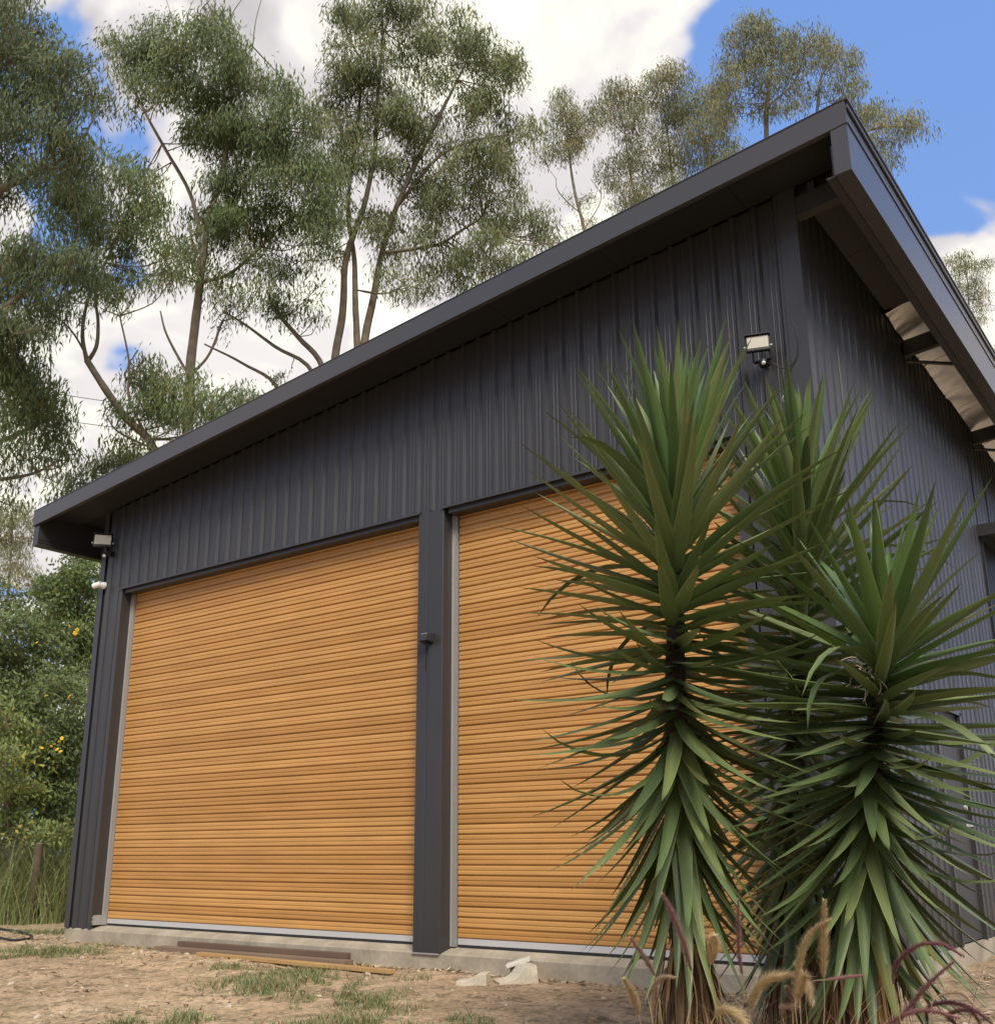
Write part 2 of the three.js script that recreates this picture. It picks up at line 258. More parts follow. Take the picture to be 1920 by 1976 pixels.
for (let k = 0; k < 5; k++) { // foil blanket under the side overhang, sagging a little between laps
  const z0 = -2.46 - k * 1.43, z1 = z0 - 1.42, nx = 12, nz = 28, pos = [], uv = [], idx = [];
  for (let j = 0; j <= nz; j++) for (let i = 0; i <= nx; i++) { const s = i / nx, t = j / nz, x = EX.r + .03 + s * (XR - .16 - EX.r), z = z0 + (z1 - z0) * t; const wall = Math.pow(1 - s, 3); const y = roofTop(x) - .075 - .03 * Math.sin(Math.PI * t) - wall * .05 * (.5 + fbm(z * 16, s * 2, 3)) + .005 * (fbm(x * 7, z * 3, 3) - .5); pos.push(x, y, z); uv.push(x, z); }
  for (let j = 0; j < nz; j++) for (let i = 0; i < nx; i++) { const q = j * (nx + 1) + i; idx.push(q, q + 1, q + nx + 1, q + 1, q + nx + 2, q + nx + 1); }
  const g = new THREE.BufferGeometry(); g.setAttribute('position', new THREE.Float32BufferAttribute(pos, 3)); g.setAttribute('uv', new THREE.Float32BufferAttribute(uv, 2)); g.setIndex(idx); g.computeVertexNormals();
  mesh('foil_sarking', g, M.foil, shed);
}
for (const z of [.0, -3.0, -6.0, -8.9]) {
  const x0 = EX.r - (z === 0 ? .02 : -.03), x1 = XR - .20, o = group('outrigger', shed);
  mesh('beam', slopeBox(x0, x1, (x) => roofTop(x) - .36, (x) => roofTop(x) - .19, z - .075, z - .005 + (z === 0 ? .03 : 0)), M.trim, o);
  for (const c of z === 0 ? [.16, .36] : [.3]) mesh('cleat', slopeBox(x0 + c, x0 + c + .055, (x) => roofTop(x) - .19, (x) => roofTop(x) - .10, z - .07, z + .02), M.trim, o);
  if (z < 0) mesh('brace', limb([V(x0 + .01, roofTop(x0) - .42, z - .02), V(x1, roofTop(x1) - .50, z - .3)], .02, .02, 6), M.trim, o);
}
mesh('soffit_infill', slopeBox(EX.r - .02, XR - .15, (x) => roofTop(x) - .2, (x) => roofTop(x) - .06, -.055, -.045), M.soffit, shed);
{ // side door and window
  const d = group('side_door', shed); d.userData.label = 'plain charcoal access door in the side wall';
  mesh('door_leaf', box(EX.r - .05, EX.r - .006, .01, DH - .03, -DZ[1] + .035, -DZ[0] - .035), M.lining, d);
  mesh('door_frame', merge([box(EX.r - .06, EX.r + .036, -.0, DH, -DZ[0] - .033, -DZ[0] + .02), box(EX.r - .06, EX.r + .036, -.0, DH, -DZ[1] - .02, -DZ[1] + .033), box(EX.r - .06, EX.r + .036, DH - .03, DH + .03, -DZ[1] - .019, -DZ[0] + .019)]), M.trim, d);
  const hz = -DZ[1] + .10;
  mesh('handle', merge([box(EX.r - .006, EX.r + .05, .99, 1.015, hz - .012, hz + .012), box(EX.r + .035, EX.r + .05, .99, 1.012, hz - .01, hz + .13), box(EX.r - .006, EX.r + .004, .95, 1.05, hz - .025, hz + .025)]), M.alu, d);
  const lk = new THREE.CylinderGeometry(.026, .026, .02, 16); lk.rotateZ(Math.PI / 2); lk.translate(EX.r + .004, 1.17, hz); mesh('deadlock', lk, M.alu, d);
  const w = group('window', shed); w.userData.label = 'dark side window under a projecting metal hood';
  mesh('window_hood', merge([box(EX.r, EX.r + .36, WH[1] + .03, WH[1] + .045, -WZ[1] - .1, -WZ[0] + .06), box(EX.r + .348, EX.r + .36, WH[1] - .10, WH[1] + .03, -WZ[1] - .1, -WZ[0] + .06), box(EX.r, EX.r + .348, WH[1] - .10, WH[1] + .03, -WZ[0] + .048, -WZ[0] + .06)]), M.trim, w);
  mesh('window_frame', merge([box(EX.r - .05, EX.r + .038, WH[0], WH[1], -WZ[0] - .05, -WZ[0]), box(EX.r - .05, EX.r + .038, WH[0], WH[1], -WZ[1], -WZ[1] + .05), box(EX.r - .05, EX.r + .038, WH[1] - .05, WH[1], -WZ[1] + .05, -WZ[0] - .05), box(EX.r - .05, EX.r + .038, WH[0], WH[0] + .05, -WZ[1] + .05, -WZ[0] - .05)]), M.black, w);
  mesh('window_pane', box(EX.r - .02, EX.r - .012, WH[0] + .05, WH[1] - .05, -WZ[1] + .05, -WZ[0] - .05), new THREE.MeshPhysicalMaterial({ color: lin(.010, .010, .012), roughness: .5, specularIntensity: .25 }), w);
}

// ================================================================ FITTINGS ON THE SHED
function floodlight(label, pos, yaw, tilt, s) {
  const t = thing('floodlight', label, 'floodlight', pos, 'floodlights on the shed wall');
  const head = group('lamp_head', t); head.position.set(0, .02 * s, .09); head.rotation.set(tilt, yaw, 0, 'YXZ');
  mesh('housing', new RoundedBoxGeometry(.23 * s, .17 * s, .045 * s, 2, .008), M.black, head);
  const fins = []; for (let k = -4; k <= 4; k++) fins.push(box(k * .022 * s - .003, k * .022 * s + .003, -.07 * s, .07 * s, -.045 * s, -.02 * s)); mesh('cooling_fins', merge(fins), M.black, head);
  mesh('visor', box(-.12 * s, .12 * s, .083 * s, .09 * s, -.02 * s, .05 * s), M.black, head);
  mesh('lamp_glass', box(-.10 * s, .10 * s, -.055 * s, .07 * s, .0226 * s, .026 * s), M.glassLamp, head);
  for (const k of [-1, 1]) { const g = new THREE.CylinderGeometry(.012 * s, .012 * s, .02 * s, 10); g.rotateZ(Math.PI / 2); g.translate(k * .125 * s, -.03 * s, 0); mesh('pivot_bolt', g, M.galv, head); }
  mesh('bracket', merge([box(-.09 * s, -.08 * s, -.12 * s, -.0 * s, .02, .035), box(.08 * s, .09 * s, -.12 * s, 0, .02, .035), box(-.09 * s, .09 * s, -.13 * s, -.118 * s, .0, .035), box(-.05 * s, .05 * s, -.16 * s, -.10 * s, -.052, .0)]), M.black, t);
  const sn = group('motion_sensor', t); sn.position.set(.03 * s, -.17 * s, .07); sn.rotation.set(.5, yaw, 0);
  mesh('sensor_body', new THREE.SphereGeometry(.038 * s, 16, 12), M.black, sn);
  const ln = new THREE.SphereGeometry(.022 * s, 14, 10); ln.translate(0, -.006, .022 * s); mesh('sensor_lens', ln, M.white, sn);
  return t;
}
floodlight('black floodlight with pale glass high on the low left corner above the white camera', V(-.36, 4.60, .055), .85, -.10, 1.0);
const fl = floodlight('black floodlight with pale glass and hanging cable on the tall right corner', V(8.41, 4.585, .085), .35, -.06, .80);
mesh('cable', limb([V(.07, -.13, 0), V(.16, -.20, -.02), V(.24, -.14, -.04), V(.27, .02, -.045), V(.245, .16, -.05), V(.235, .20, -.052)], .0045, .0045, 6, 24), M.black, fl);
function securityCamera(label, pos, yaw) {
  const t = thing('security_camera', label, 'camera', pos, 'white cameras on the shed wall');
  const b = new THREE.CylinderGeometry(.042, .046, .03, 20); b.rotateX(Math.PI / 2); mesh('mount', b, M.white, t);
  const arm = new THREE.SphereGeometry(.03, 14, 10); arm.translate(0, 0, .03); mesh('swivel', arm, M.white, t);
  const h = group('camera_head', t); h.position.set(0, 0, .06); h.rotation.set(.25, yaw, 0, 'YXZ');
  const c = new THREE.CylinderGeometry(.036, .038, .105, 20); c.rotateX(Math.PI / 2); c.translate(0, 0, .03); mesh('camera_body', c, M.white, h);
  const l = new THREE.CylinderGeometry(.030, .030, .01, 20); l.rotateX(Math.PI / 2); l.translate(0, 0, .084); mesh('lens', l, M.lens, h);
  return t;
}
securityCamera('white bullet camera at the low left corner below the floodlight', V(-.40, 4.06, .05), -1.1);
securityCamera('white camera on the tall right corner behind the yucca leaves', V(8.60, 4.10, .05), .1);
{
  const t = thing('wall_sensor', 'small black wedge shaped light fitting on the pillar between the roller doors', 'wall light', V(4.985, 2.70, .046));
  const s = new THREE.Shape([[0, -.035], [.10, -.028], [.10, -.002], [.075, .03], [0, .045]].map(([a, b]) => new THREE.Vector2(a, b)));
  const g = new THREE.ExtrudeGeometry(s, { depth: .10, bevelEnabled: true, bevelSize: .004, bevelThickness: .004, bevelSegments: 2 }); g.rotateY(-Math.PI / 2); g.translate(.05, 0, 0); mesh('housing', g, M.trim, t);
  mesh('top_panel', (() => { const b = box(-.035, .035, 0, .004, 0, .04); b.rotateX(.92); b.translate(0, .0385, .066); return b; })(), M.galv, t);
  mesh('lens', box(-.03, .03, -.05, -.036, .02, .08), M.black, t);
  mesh('cable', limb([V(-.03, -.05, .01), V(-.03, -.15, .006), V(-.032, -.30, .006)], .004, .004, 6), M.black, t);
}
{
  const t = thing('downpipe', 'cream plastic downpipe elbow dropping from the gutter behind the left corner', 'downpipe');
  const x = XL + .07, y = bL - .27, z = -.75;
  mesh('pipe', limb([V(x, y + .02, z), V(x, y - .06, z), V(x + .05, y - .13, z), V(x + .30, y - .19, z), V(EX.l - .13, y - .25, z), V(EX.l - .085, y - .33, z), V(EX.l - .085, y - .6, z), V(EX.l - .085, -.2, z)], .045, .045, 14, 60), M.pvc, t);
  const c = new THREE.CylinderGeometry(.052, .052, .06, 18); c.translate(x, y - .03, z); mesh('collar', c, M.pvc, t);
  for (const yy of [1.2, 3.0]) { const k = new THREE.CylinderGeometry(.05, .05, .03, 18); k.translate(EX.l - .085, yy, z); mesh('clip', k, M.galv, t); }
}

// ================================================================ YUCCAS
// sword leaf along +y from the origin, channelled, bending back towards -z by `bend`
function swordLeaf(bend, w, seg, fold, seed) {
  const pos = [], col = [], r = rng(seed), P2 = [], ring = [-1, -.86, 0, .86, 1];
  let y = 0, z = 0, a = 0; const tw = (r() - .5) * .5;
  for (let i = 0; i <= seg; i++) {
    const t = i / seg, W = w * (t < .3 ? .78 + .22 * sstep(0, .3, t) : Math.pow(clamp((1 - t) / .7), .72)) + .0006;
    const row = ring.map((s) => { const zz = -Math.abs(s) * fold * W, c = Math.cos(tw * t), sn = Math.sin(tw * t), X = s * W * c - (-zz) * sn, Z = s * W * sn + (-zz) * c; return [X, y + Z * Math.sin(a), z + Z * Math.cos(a)]; });
    P2.push(row); const d = 1 / seg; a = bend * Math.pow((i + 1) / seg, 1.4); y += d * Math.cos(a); z -= d * Math.sin(a);
  }
  const C = (s, t) => { const e = Math.abs(s) > .95 ? 1 : 0, tip = t > .97 ? 1 : 0; return tip ? [.55, .42, .22] : e ? [1.9, 1.75, 1.2] : s === 0 ? [1.15, 1.12, 1.05] : [1, 1, 1]; };
  for (let i = 0; i < seg; i++) for (let k = 0; k < 4; k++) {
    const A = P2[i][k], B = P2[i][k + 1], D = P2[i + 1][k], E2 = P2[i + 1][k + 1], ca = C(ring[k], i / seg), cb = C(ring[k + 1], i / seg), cd = C(ring[k], (i + 1) / seg), ce = C(ring[k + 1], (i + 1) / seg);
    for (const [v, c] of [[A, ca], [B, cb], [E2, ce], [A, ca], [E2, ce], [D, cd]]) { pos.push(...v); col.push(...c); }
  }
  const g = new THREE.BufferGeometry(); g.setAttribute('position', new THREE.Float32BufferAttribute(pos, 3)); g.setAttribute('color', new THREE.Float32BufferAttribute(col, 3)); g.setAttribute('uv', new THREE.Float32BufferAttribute(new Float32Array(pos.length / 3 * 2), 2)); const sm = mergeVertices(g, 1e-5); sm.computeVertexNormals(); return sm;
}
M.stemDark = std(lin(.055, .045, .035), .95, { map: barkTex });
const yMat = (r, g, b, t = .12) => new THREE.MeshPhysicalMaterial({ color: lin(r, g, b), vertexColors: true, roughness: .46, transmission: t, thickness: 0, ...dbl });
const YM = { old: [yMat(.108, .156, .054), yMat(.130, .178, .062), yMat(.084, .124, .046), yMat(.158, .200, .072)], young: [yMat(.095, .165, .040, .22), yMat(.12, .19, .045, .25), yMat(.075, .14, .036, .2)], tired: [yMat(.13, .135, .035, .15)] };
const straight = [swordLeaf(.05, .046, 7, .55, 1), swordLeaf(.18, .050, 7, .5, 2), swordLeaf(-.1, .044, 7, .6, 3)], bent = swordLeaf(1.25, .044, 7, .4, 9), droop = [swordLeaf(.22, .046, 7, .45, 4), swordLeaf(.38, .044, 7, .45, 5), swordLeaf(.12, .048, 7, .4, 6)];
function yucca(label, D, stem, o) {
  const pts = stem.map(([u, v, d]) => px(u, v, d ?? D)), top = pts[0], base = pts[pts.length - 1].clone(); base.y = gY(base.x, base.z) - .03;
  pts[pts.length - 1] = base;
  const t = thing('yucca', label, 'yucca', base.clone(), 'yuccas in front of the shed'), r = rng(o.seed), L = pts.map((p) => p.clone().sub(base));
  const curve = new THREE.CatmullRomCurve3(L, false, 'centripetal');
  mesh('trunk', limb(L.slice().reverse(), .075, .030, 10, 24, .25, r), M.stemDark, t);
  const len = curve.getLength(), q = new THREE.Quaternion(), Y = V(0, 1, 0);
  for (let k = 0; k < o.n; k++) {
    const s = k / (o.n - 1), at = Math.pow(s, o.pow ?? 1.15) * o.span / len, p = curve.getPointAt(clamp(at)), az = k * 2.39996 + (r() - .5) * .5;
    // angle away from straight up: erect in the heart, flat at the waist, hanging below
    const ang = (o.a0 + (o.a1 - o.a0) * (s < o.knee ? s / o.knee * o.kneeA : o.kneeA + (s - o.knee) / (1 - o.knee) * (1 - o.kneeA))) + (r() - .5) * .24;
    const dir = V(Math.sin(ang) * Math.cos(az), Math.cos(ang), Math.sin(ang) * Math.sin(az));
    const n = s > .15 && r() < .06 ? bent : s < .5 ? straight[Math.floor(r() * 3)] : droop[Math.floor(r() * 3)];
    const m = s < .10 ? YM.young[Math.floor(r() * 3)] : s < .22 && r() < .45 ? YM.young[Math.floor(r() * 3)] : s > .6 && r() < .07 ? YM.tired[0] : YM.old[Math.floor(r() * 4)];
    const lf = mesh('leaf', n, m, t);
    // face up: local -z (bend side) points outward and down, leaf axis along dir
    const out = V(Math.cos(az), 0, Math.sin(az)), ax = new THREE.Vector3().crossVectors(dir, Y).normalize(); if (ax.lengthSq() < .1) ax.set(1, 0, 0);
    const zax = new THREE.Vector3().crossVectors(ax, dir).normalize(); if (zax.dot(out) > 0) { zax.negate(); ax.negate(); }
    q.setFromRotationMatrix(new THREE.Matrix4().makeBasis(ax, dir, zax)); lf.quaternion.copy(q); lf.rotateY((r() - .5) * .7);
    const ln = (s < .08 ? o.len * (.72 + 2.4 * s) : s < .36 ? o.len * (.92 + .16 * r()) : o.len * (.66 + .16 * r() + .16 * s));
    lf.position.copy(p).addScaledVector(out, .018); lf.scale.set(o.wid * (.9 + .25 * r()), ln, ln);
  }
  const sk = []; // dry skirt of old leaves hanging round the stem
  for (let k = 0; k < o.skirt; k++) {
    const f = r(), p = curve.getPointAt(clamp(1 - (o.sk0 * Math.pow(f, .7)) / len)), az = r() * 6.283, rr = .075 + .07 * r(), h = .26 + .34 * r(), w = .005 + .009 * r(), c = Math.cos(az), sn = Math.sin(az), sp = .02 + .09 * r() * r(), y1 = Math.max(p.y - h, -.0);
    const A = [p.x + c * rr * .7 - sn * w, p.y, p.z + sn * rr * .7 + c * w], B = [p.x + c * rr * .7 + sn * w, p.y, p.z + sn * rr * .7 - c * w], m = (p.y + y1) / 2;
    const C = [p.x + c * (rr + sp * .6) - sn * w * .8, m, p.z + sn * (rr + sp * .6) + c * w * .8], E3 = [p.x + c * (rr + sp * .6) + sn * w * .8, m, p.z + sn * (rr + sp * .6) - c * w * .8], T = [p.x + c * (rr + sp), y1, p.z + sn * (rr + sp)];
    sk.push(...A, ...B, ...E3, ...A, ...E3, ...C, ...C, ...E3, ...T);
  }
  const sc = [], cr = rng(o.seed + 9); for (let k = 0; k < o.skirt; k++) { const v = .35 + .9 * cr(), w = cr() < .3 ? .45 : 1; for (let j = 0; j < 9; j++) sc.push(.42 * v * w, .25 * v * w, .11 * v * w); }
  mesh('dry_leaf_skirt', soup(sk, new Array(o.skirt * 18).fill(0), sc), new THREE.MeshStandardMaterial({ color: 0xffffff, vertexColors: true, roughness: .8, ...dbl }), t);
  return t;
}
yucca('tall yucca with two tiers of dark sword leaves in front of the narrower roller door', 4.9, [[1308, 925], [1302, 1200], [1306, 1450], [1316, 1700], [1345, 2250]], { seed: 11, n: 299, span: 1.74, pow: 1.12, a0: .06, a1: 2.92, knee: .40, kneeA: .45, len: .88, wid: .72, skirt: 520, sk0: .75 });
yucca('shorter leaning yucca with a sparse upright heart, nearest the side wall', 4.7, [[1708, 1228], [1690, 1400], [1668, 1580], [1652, 1740], [1622, 2250]], { seed: 23, n: 250, span: 1.12, pow: 1.0, a0: .10, a1: 2.85, knee: .15, kneeA: .42, len: .86, wid: .76, skirt: 700, sk0: .95 });
yucca('yucca standing behind the other two, head level with the white wall camera', 5.6, [[1552, 950], [1545, 1200], [1536, 1450], [1530, 1700], [1524, 2150]], { seed: 37, n: 290, span: 2.15, pow: 1.1, a0: .08, a1: 2.85, knee: .36, kneeA: .45, len: .86, wid: .72, skirt: 380, sk0: .7 });
{
  const c = px(1672, 1300, 4.66), t = thing('root_tangle', 'pale tangle of dry aerial roots caught under the shorter yucca head', 'roots', c), r = rng(8), list = [];
  for (let k = 0; k < 16; k++) { const a = V((r() - .5) * .06, (r() - .5) * .05, (r() - .5) * .06), p = [a]; let d = V(r() - .6, r() - .55, r() - .3).normalize(); for (let j = 0; j < 5; j++) { d.add(V(r() - .5, r() - .6, r() - .5).multiplyScalar(.9)).normalize(); p.push(p[j].clone().addScaledVector(d, .035)); } list.push(limb(p, .0035, .0015, 5, 10)); }
  mesh('roots', merge(list), std(lin(.55, .42, .31), .85), t);
}

// ================================================================ FOUNTAIN GRASS
function plume(parent, pts, D, headLen, colr, seed, rad) {
  const r = rng(seed), P3 = pts.map(([u, v]) => px(u, v, D).sub(parent.position)), c = new THREE.CatmullRomCurve3(P3, false, 'centripetal'), L = c.getLength(), f0 = clamp(1 - headLen * 1.45 / L, .02, .95);
  mesh('stalk', limb(c.getPoints(14), .0022, .0014, 5, 20), M.stalk, parent);
  const pos = [], col = [];
  for (let k = 0; k < 2400; k++) {
    const s = r(), t = f0 + (1 - f0) * s, p = c.getPointAt(t), tn = c.getTangentAt(t), e = Math.sin(Math.PI * clamp(.08 + .9 * Math.pow(s, .75))), d = V(r() - .5, r() - .5, r() - .5); d.addScaledVector(tn, -d.dot(tn)).normalize();
    const l = rad * 1.5 * (.35 + 1.1 * r()) * (.35 + .65 * e), w = .0009, b = p.clone().addScaledVector(d, l).addScaledVector(tn, l * 1.1), sd = new THREE.Vector3().crossVectors(d, tn).multiplyScalar(w);
    pos.push(p.x + sd.x, p.y + sd.y, p.z + sd.z, p.x - sd.x, p.y - sd.y, p.z - sd.z, b.x, b.y, b.z);
    const v = .7 + .6 * r(); for (let j = 0; j < 3; j++) col.push(colr[0] * v, colr[1] * v, colr[2] * v);
  }
  mesh('seed_head', soup(pos, new Array(pos.length / 3 * 2).fill(0), col), M.fluff, parent);
}
M.stalk = std(lin(.30, .22, .11), .7); M.fluff = new THREE.MeshPhysicalMaterial({ color: 0xffffff, vertexColors: true, roughness: .9, transmission: .2, thickness: 0, ...dbl });
M.purpleLeaf = std(lin(.11, .035, .035), .6, dbl);
function clump(label, u, D, colr, plumes, leafM, nLeaf, seed) {
  const b = px(u, 2100, D), g = V(b.x, gY(b.x, b.z), b.z), t = thing('fountain_grass', label, 'grass clump', g, 'fountain grass in front of the yuccas'), r = rng(seed), pos = [];
  plumes.forEach(([pts, hl, c, rad], i) => plume(t, [[u + (r() - .5) * 60, 2160], ...pts], D + (r() - .5) * .15, hl, c ?? colr, seed * 31 + i, rad ?? .016));
  for (let k = 0; k < nLeaf; k++) { const az = r() * 6.28, l = .35 + .5 * r(), bx = (r() - .5) * .18, bz = (r() - .5) * .18, w = .004; let x = bx, y = 0, z = bz, a = .12 + .25 * r(); let prev = null; const N = 6; for (let i = 0; i <= N; i++) { const ww = w * (1 - i / N) + .0004, c = Math.cos(az), s = Math.sin(az), A = [x - s * ww, y, z + c * ww], B = [x + s * ww, y, z - c * ww]; if (prev) pos.push(...prev[0], ...prev[1], ...B, ...prev[0], ...B, ...A); prev = [A, B]; a += .22 * r() + .05; x += Math.sin(a) * Math.cos(az) * l / N; z += Math.sin(a) * Math.sin(az) * l / N; y += Math.cos(a) * l / N; } }
  const lf = mesh('blades', soup(pos), leafM, t); lf.userData.kind = 'stuff';
}
M.buffLeaf = std(lin(.30, .22, .10), .7, dbl);
const buff = [.62, .47, .25], pink = [.42, .22, .19], purp = [.22, .075, .08];
clump('buff fountain grass with pale fluffy seed heads between the yucca stems', 1570, 3.9, buff, [
  [[[1535, 1960], [1538, 1880], [1552, 1822], [1575, 1788], [1602, 1775]], .24, buff, .014],
  [[[1590, 1950], [1588, 1860], [1590, 1738]], .20, buff, .016], [[[1450, 2000], [1452, 1930], [1480, 1890], [1530, 1880]], .16, buff, .02], [[[1372, 1990], [1392, 1950], [1425, 1962], [1438, 2000]], .13, buff, .02],
  [[[1545, 1990], [1546, 1900], [1552, 1885], [1566, 1935]], .13, buff, .018], [[[1372, 1900], [1376, 1830], [1378, 1808]], .075, buff, .02], [[[1510, 1950], [1530, 1940], [1518, 1905]], .1, [.5, .33, .22], .014], [[[1560, 1900], [1600, 1890], [1665, 1882]], .10, pink, .007]], M.buffLeaf, 90, 3);
clump('pinkish fountain grass with thin nodding seed heads by the tall yucca', 1290, 3.9, pink, [
  [[[1345, 1960], [1325, 1840], [1300, 1770], [1278, 1725]], .22, pink, .014], [[[1430, 1950], [1425, 1830], [1424, 1736]], .20, [.40, .20, .20], .010], [[[1268, 1900], [1245, 1850], [1216, 1810]], .12, [.45, .3, .22], .01], [[[1240, 1990], [1225, 1930], [1205, 1890]], .10, buff, .014], [[[1262, 1990], [1258, 1910], [1280, 1886], [1302, 1886]], .09, [.5, .36, .22], .009]], M.buffLeaf, 50, 5);
clump('purple red fountain grass with dark arching seed heads beside the shed corner', 1790, 3.7, purp, [
  [[[1740, 1990], [1725, 1870], [1770, 1825], [1815, 1822], [1858, 1845]], .24, purp, .010], [[[1730, 1990], [1765, 1930], [1800, 1890], [1840, 1855]], .22, [.36, .18, .15], .012], [[[1790, 1990], [1790, 1945], [1830, 1935], [1880, 1950], [1912, 1975]], .22, [.15, .05, .06], .010], [[[1700, 2000], [1740, 1960], [1790, 1950], [1850, 1965]], .20, [.3, .13, .12], .010], [[[1850, 1990], [1830, 1960], [1870, 1950], [1900, 1990]], .16, [.14, .05, .05], .009], [[[1800, 1990], [1800, 1930], [1850, 1915], [1880, 1940]], .1, [.5, .36, .22], .006]], M.purpleLeaf, 60, 7);

// ================================================================ TIMBER, PAVERS, HOSE
const woodTex = tex(256, (u, v) => { const n = fbm(u * 3, v * 40, 5, 3), f = fbm(u * 16, v * 64, 3, 16); const a = .86 + .32 * (n - .5) + .16 * (f - .5); return [a, a * .95, a * .88]; });
function plank(label, A, B, w, h, colr, roll = 0, lift = 0) {
  const a = A.clone(), b = B.clone(); const mid = a.clone().add(b).multiplyScalar(.5), d = b.clone().sub(a), L = d.length();
  let hi = -9; for (let k = 0; k <= 20; k++) { const p = a.clone().lerp(b, k / 20); hi = Math.max(hi, gY(p.x, p.z)); } mid.y = hi + lift; d.y = 0; lift = 0;
  const t = new THREE.Mesh(new RoundedBoxGeometry(L, h, w, 2, .005), std(colr, .85, { map: woodTex })); t.name = numbered('timber_plank'); t.castShadow = t.receiveShadow = true;
  t.position.copy(mid); t.position.y += lift + h / 2; t.quaternion.setFromUnitVectors(V(1, 0, 0), d.normalize()); t.rotateX(roll); t.userData = { label, category: 'timber', group: 'timbers lying along the slab' }; scene.add(t); return t;
}
const gp = (x, z, e = 0) => V(x, gY(x, z) + e, z);
plank('weathered grey brown beam lying flat against the slab under another beam', gp(1.50, .19), gp(4.20, .17), .13, .075, lin(.30, .235, .18), 0, -.035);
plank('dark brown beam on top of the flat grey beam by the slab', gp(1.72, .10), gp(4.12, .09), .07, .05, lin(.20, .14, .105), 0, .042);
plank('clean yellow pine board lying on the dirt in front of the beams', gp(2.34, .34), gp(4.98, .45), .075, .035, lin(.62, .43, .19), 0, -.008);
function paver(label, pos, yaw, tiltX, tiltZ, s) { // offcut of moulded edging: S shaped profile
  const sh = new THREE.Shape(); sh.moveTo(0, 0); sh.lineTo(.24 * s, 0); sh.lineTo(.24 * s, .10 * s); sh.lineTo(.19 * s, .10 * s); sh.bezierCurveTo(.13 * s, .095 * s, .14 * s, .042, .05 * s, .04); sh.lineTo(0, .04); sh.lineTo(0, 0);
  const g = new THREE.ExtrudeGeometry(sh, { depth: .19 * s, bevelEnabled: true, bevelSize: .004, bevelThickness: .004, bevelSegments: 2, curveSegments: 8 }); g.translate(-.12 * s, 0, -.09 * s);
  const m = new THREE.Mesh(g, std(lin(.86, .82, .74), .85, { map: concTex, bumpMap: concBump, bumpScale: .004 })); m.name = numbered('edging_block'); m.castShadow = m.receiveShadow = true; m.position.copy(pos); m.rotation.set(tiltX, yaw, tiltZ, 'YXZ'); m.userData = { label, category: 'block', group: 'pale edging offcuts on the dirt' }; scene.add(m);
}
paver('pale concrete edging offcut lying flat on the dirt', gp(5.86, .50, -.014), .45, 0, 0, .95);
paver('pale concrete edging offcut propped up with its curved face showing', gp(6.10, .28, -.012), .85, 0, .10, 1.25);
{ const m = new THREE.Mesh(new RoundedBoxGeometry(.20, .03, .10, 2, .006), std(lin(.60, .57, .49), .8)); m.name = 'edging_chip'; m.position.copy(gp(6.02, .12, .13)); m.rotation.set(.1, .5, .25); m.castShadow = true; m.userData = { label: 'thin pale slip of concrete leaning behind the propped edging offcut', category: 'block', group: 'pale edging offcuts on the dirt' }; scene.add(m); const s = new THREE.Mesh(new RoundedBoxGeometry(.16, .10, .10, 2, .01), std(lin(.30, .24, .17), .95)); s.name = 'brick_rubble'; s.position.copy(gp(6.03, .10, .04)); s.userData = { label: 'small earthy lump holding up the thin concrete slip', category: 'rubble' }; scene.add(s); }
{ const t = new THREE.Mesh(limb([[-40, 1790], [10, 1797], [40, 1803], [62, 1812], [30, 1818], [-20, 1811]].map(([u, v]) => { const p = onY(u, v, -.2); p.y = gY(p.x, p.z) + .018; return p; }), .014, .014, 8, 50), M.rubber); t.name = 'garden_hose'; t.userData = { label: 'black poly hose looped on the dirt left of the slab', category: 'hose' }; scene.add(t); }

// ================================================================ TREES
function leafCluster(n, ll, lw, droopy, spread, seed) {
  const r = rng(seed), pos = [];
  for (let k = 0; k < n; k++) {
    const b = V((r() - .5) * spread, (r() - .5) * spread * .7, (r() - .5) * spread), az = r() * 6.283, tl = droopy ? Math.PI - (.15 + .75 * r()) : r() * 2.6, d = V(Math.sin(tl) * Math.cos(az), Math.cos(tl), Math.sin(tl) * Math.sin(az)), s = V(r() - .5, r() - .5, r() - .5).cross(d).normalize(), L = ll * (.7 + .6 * r()), W = lw * (.7 + .6 * r());
    const m = b.clone().addScaledVector(d, L * .42), t = b.clone().addScaledVector(d, L); t.addScaledVector(V(Math.cos(az), 0, Math.sin(az)), -L * .08);
    const e = m.clone().addScaledVector(s, W / 2), f = m.clone().addScaledVector(s, -W / 2);
    pos.push(b.x, b.y, b.z, e.x, e.y, e.z, t.x, t.y, t.z, b.x, b.y, b.z, t.x, t.y, t.z, f.x, f.y, f.z);
  }
  return soup(pos);
}
const GUM = [0, 1, 2].map((k) => leafCluster(30, .17, .028, true, .58, 40 + k)), BUSH = [0, 1, 2].map((k) => leafCluster(26, .10, .042, false, .42, 60 + k));
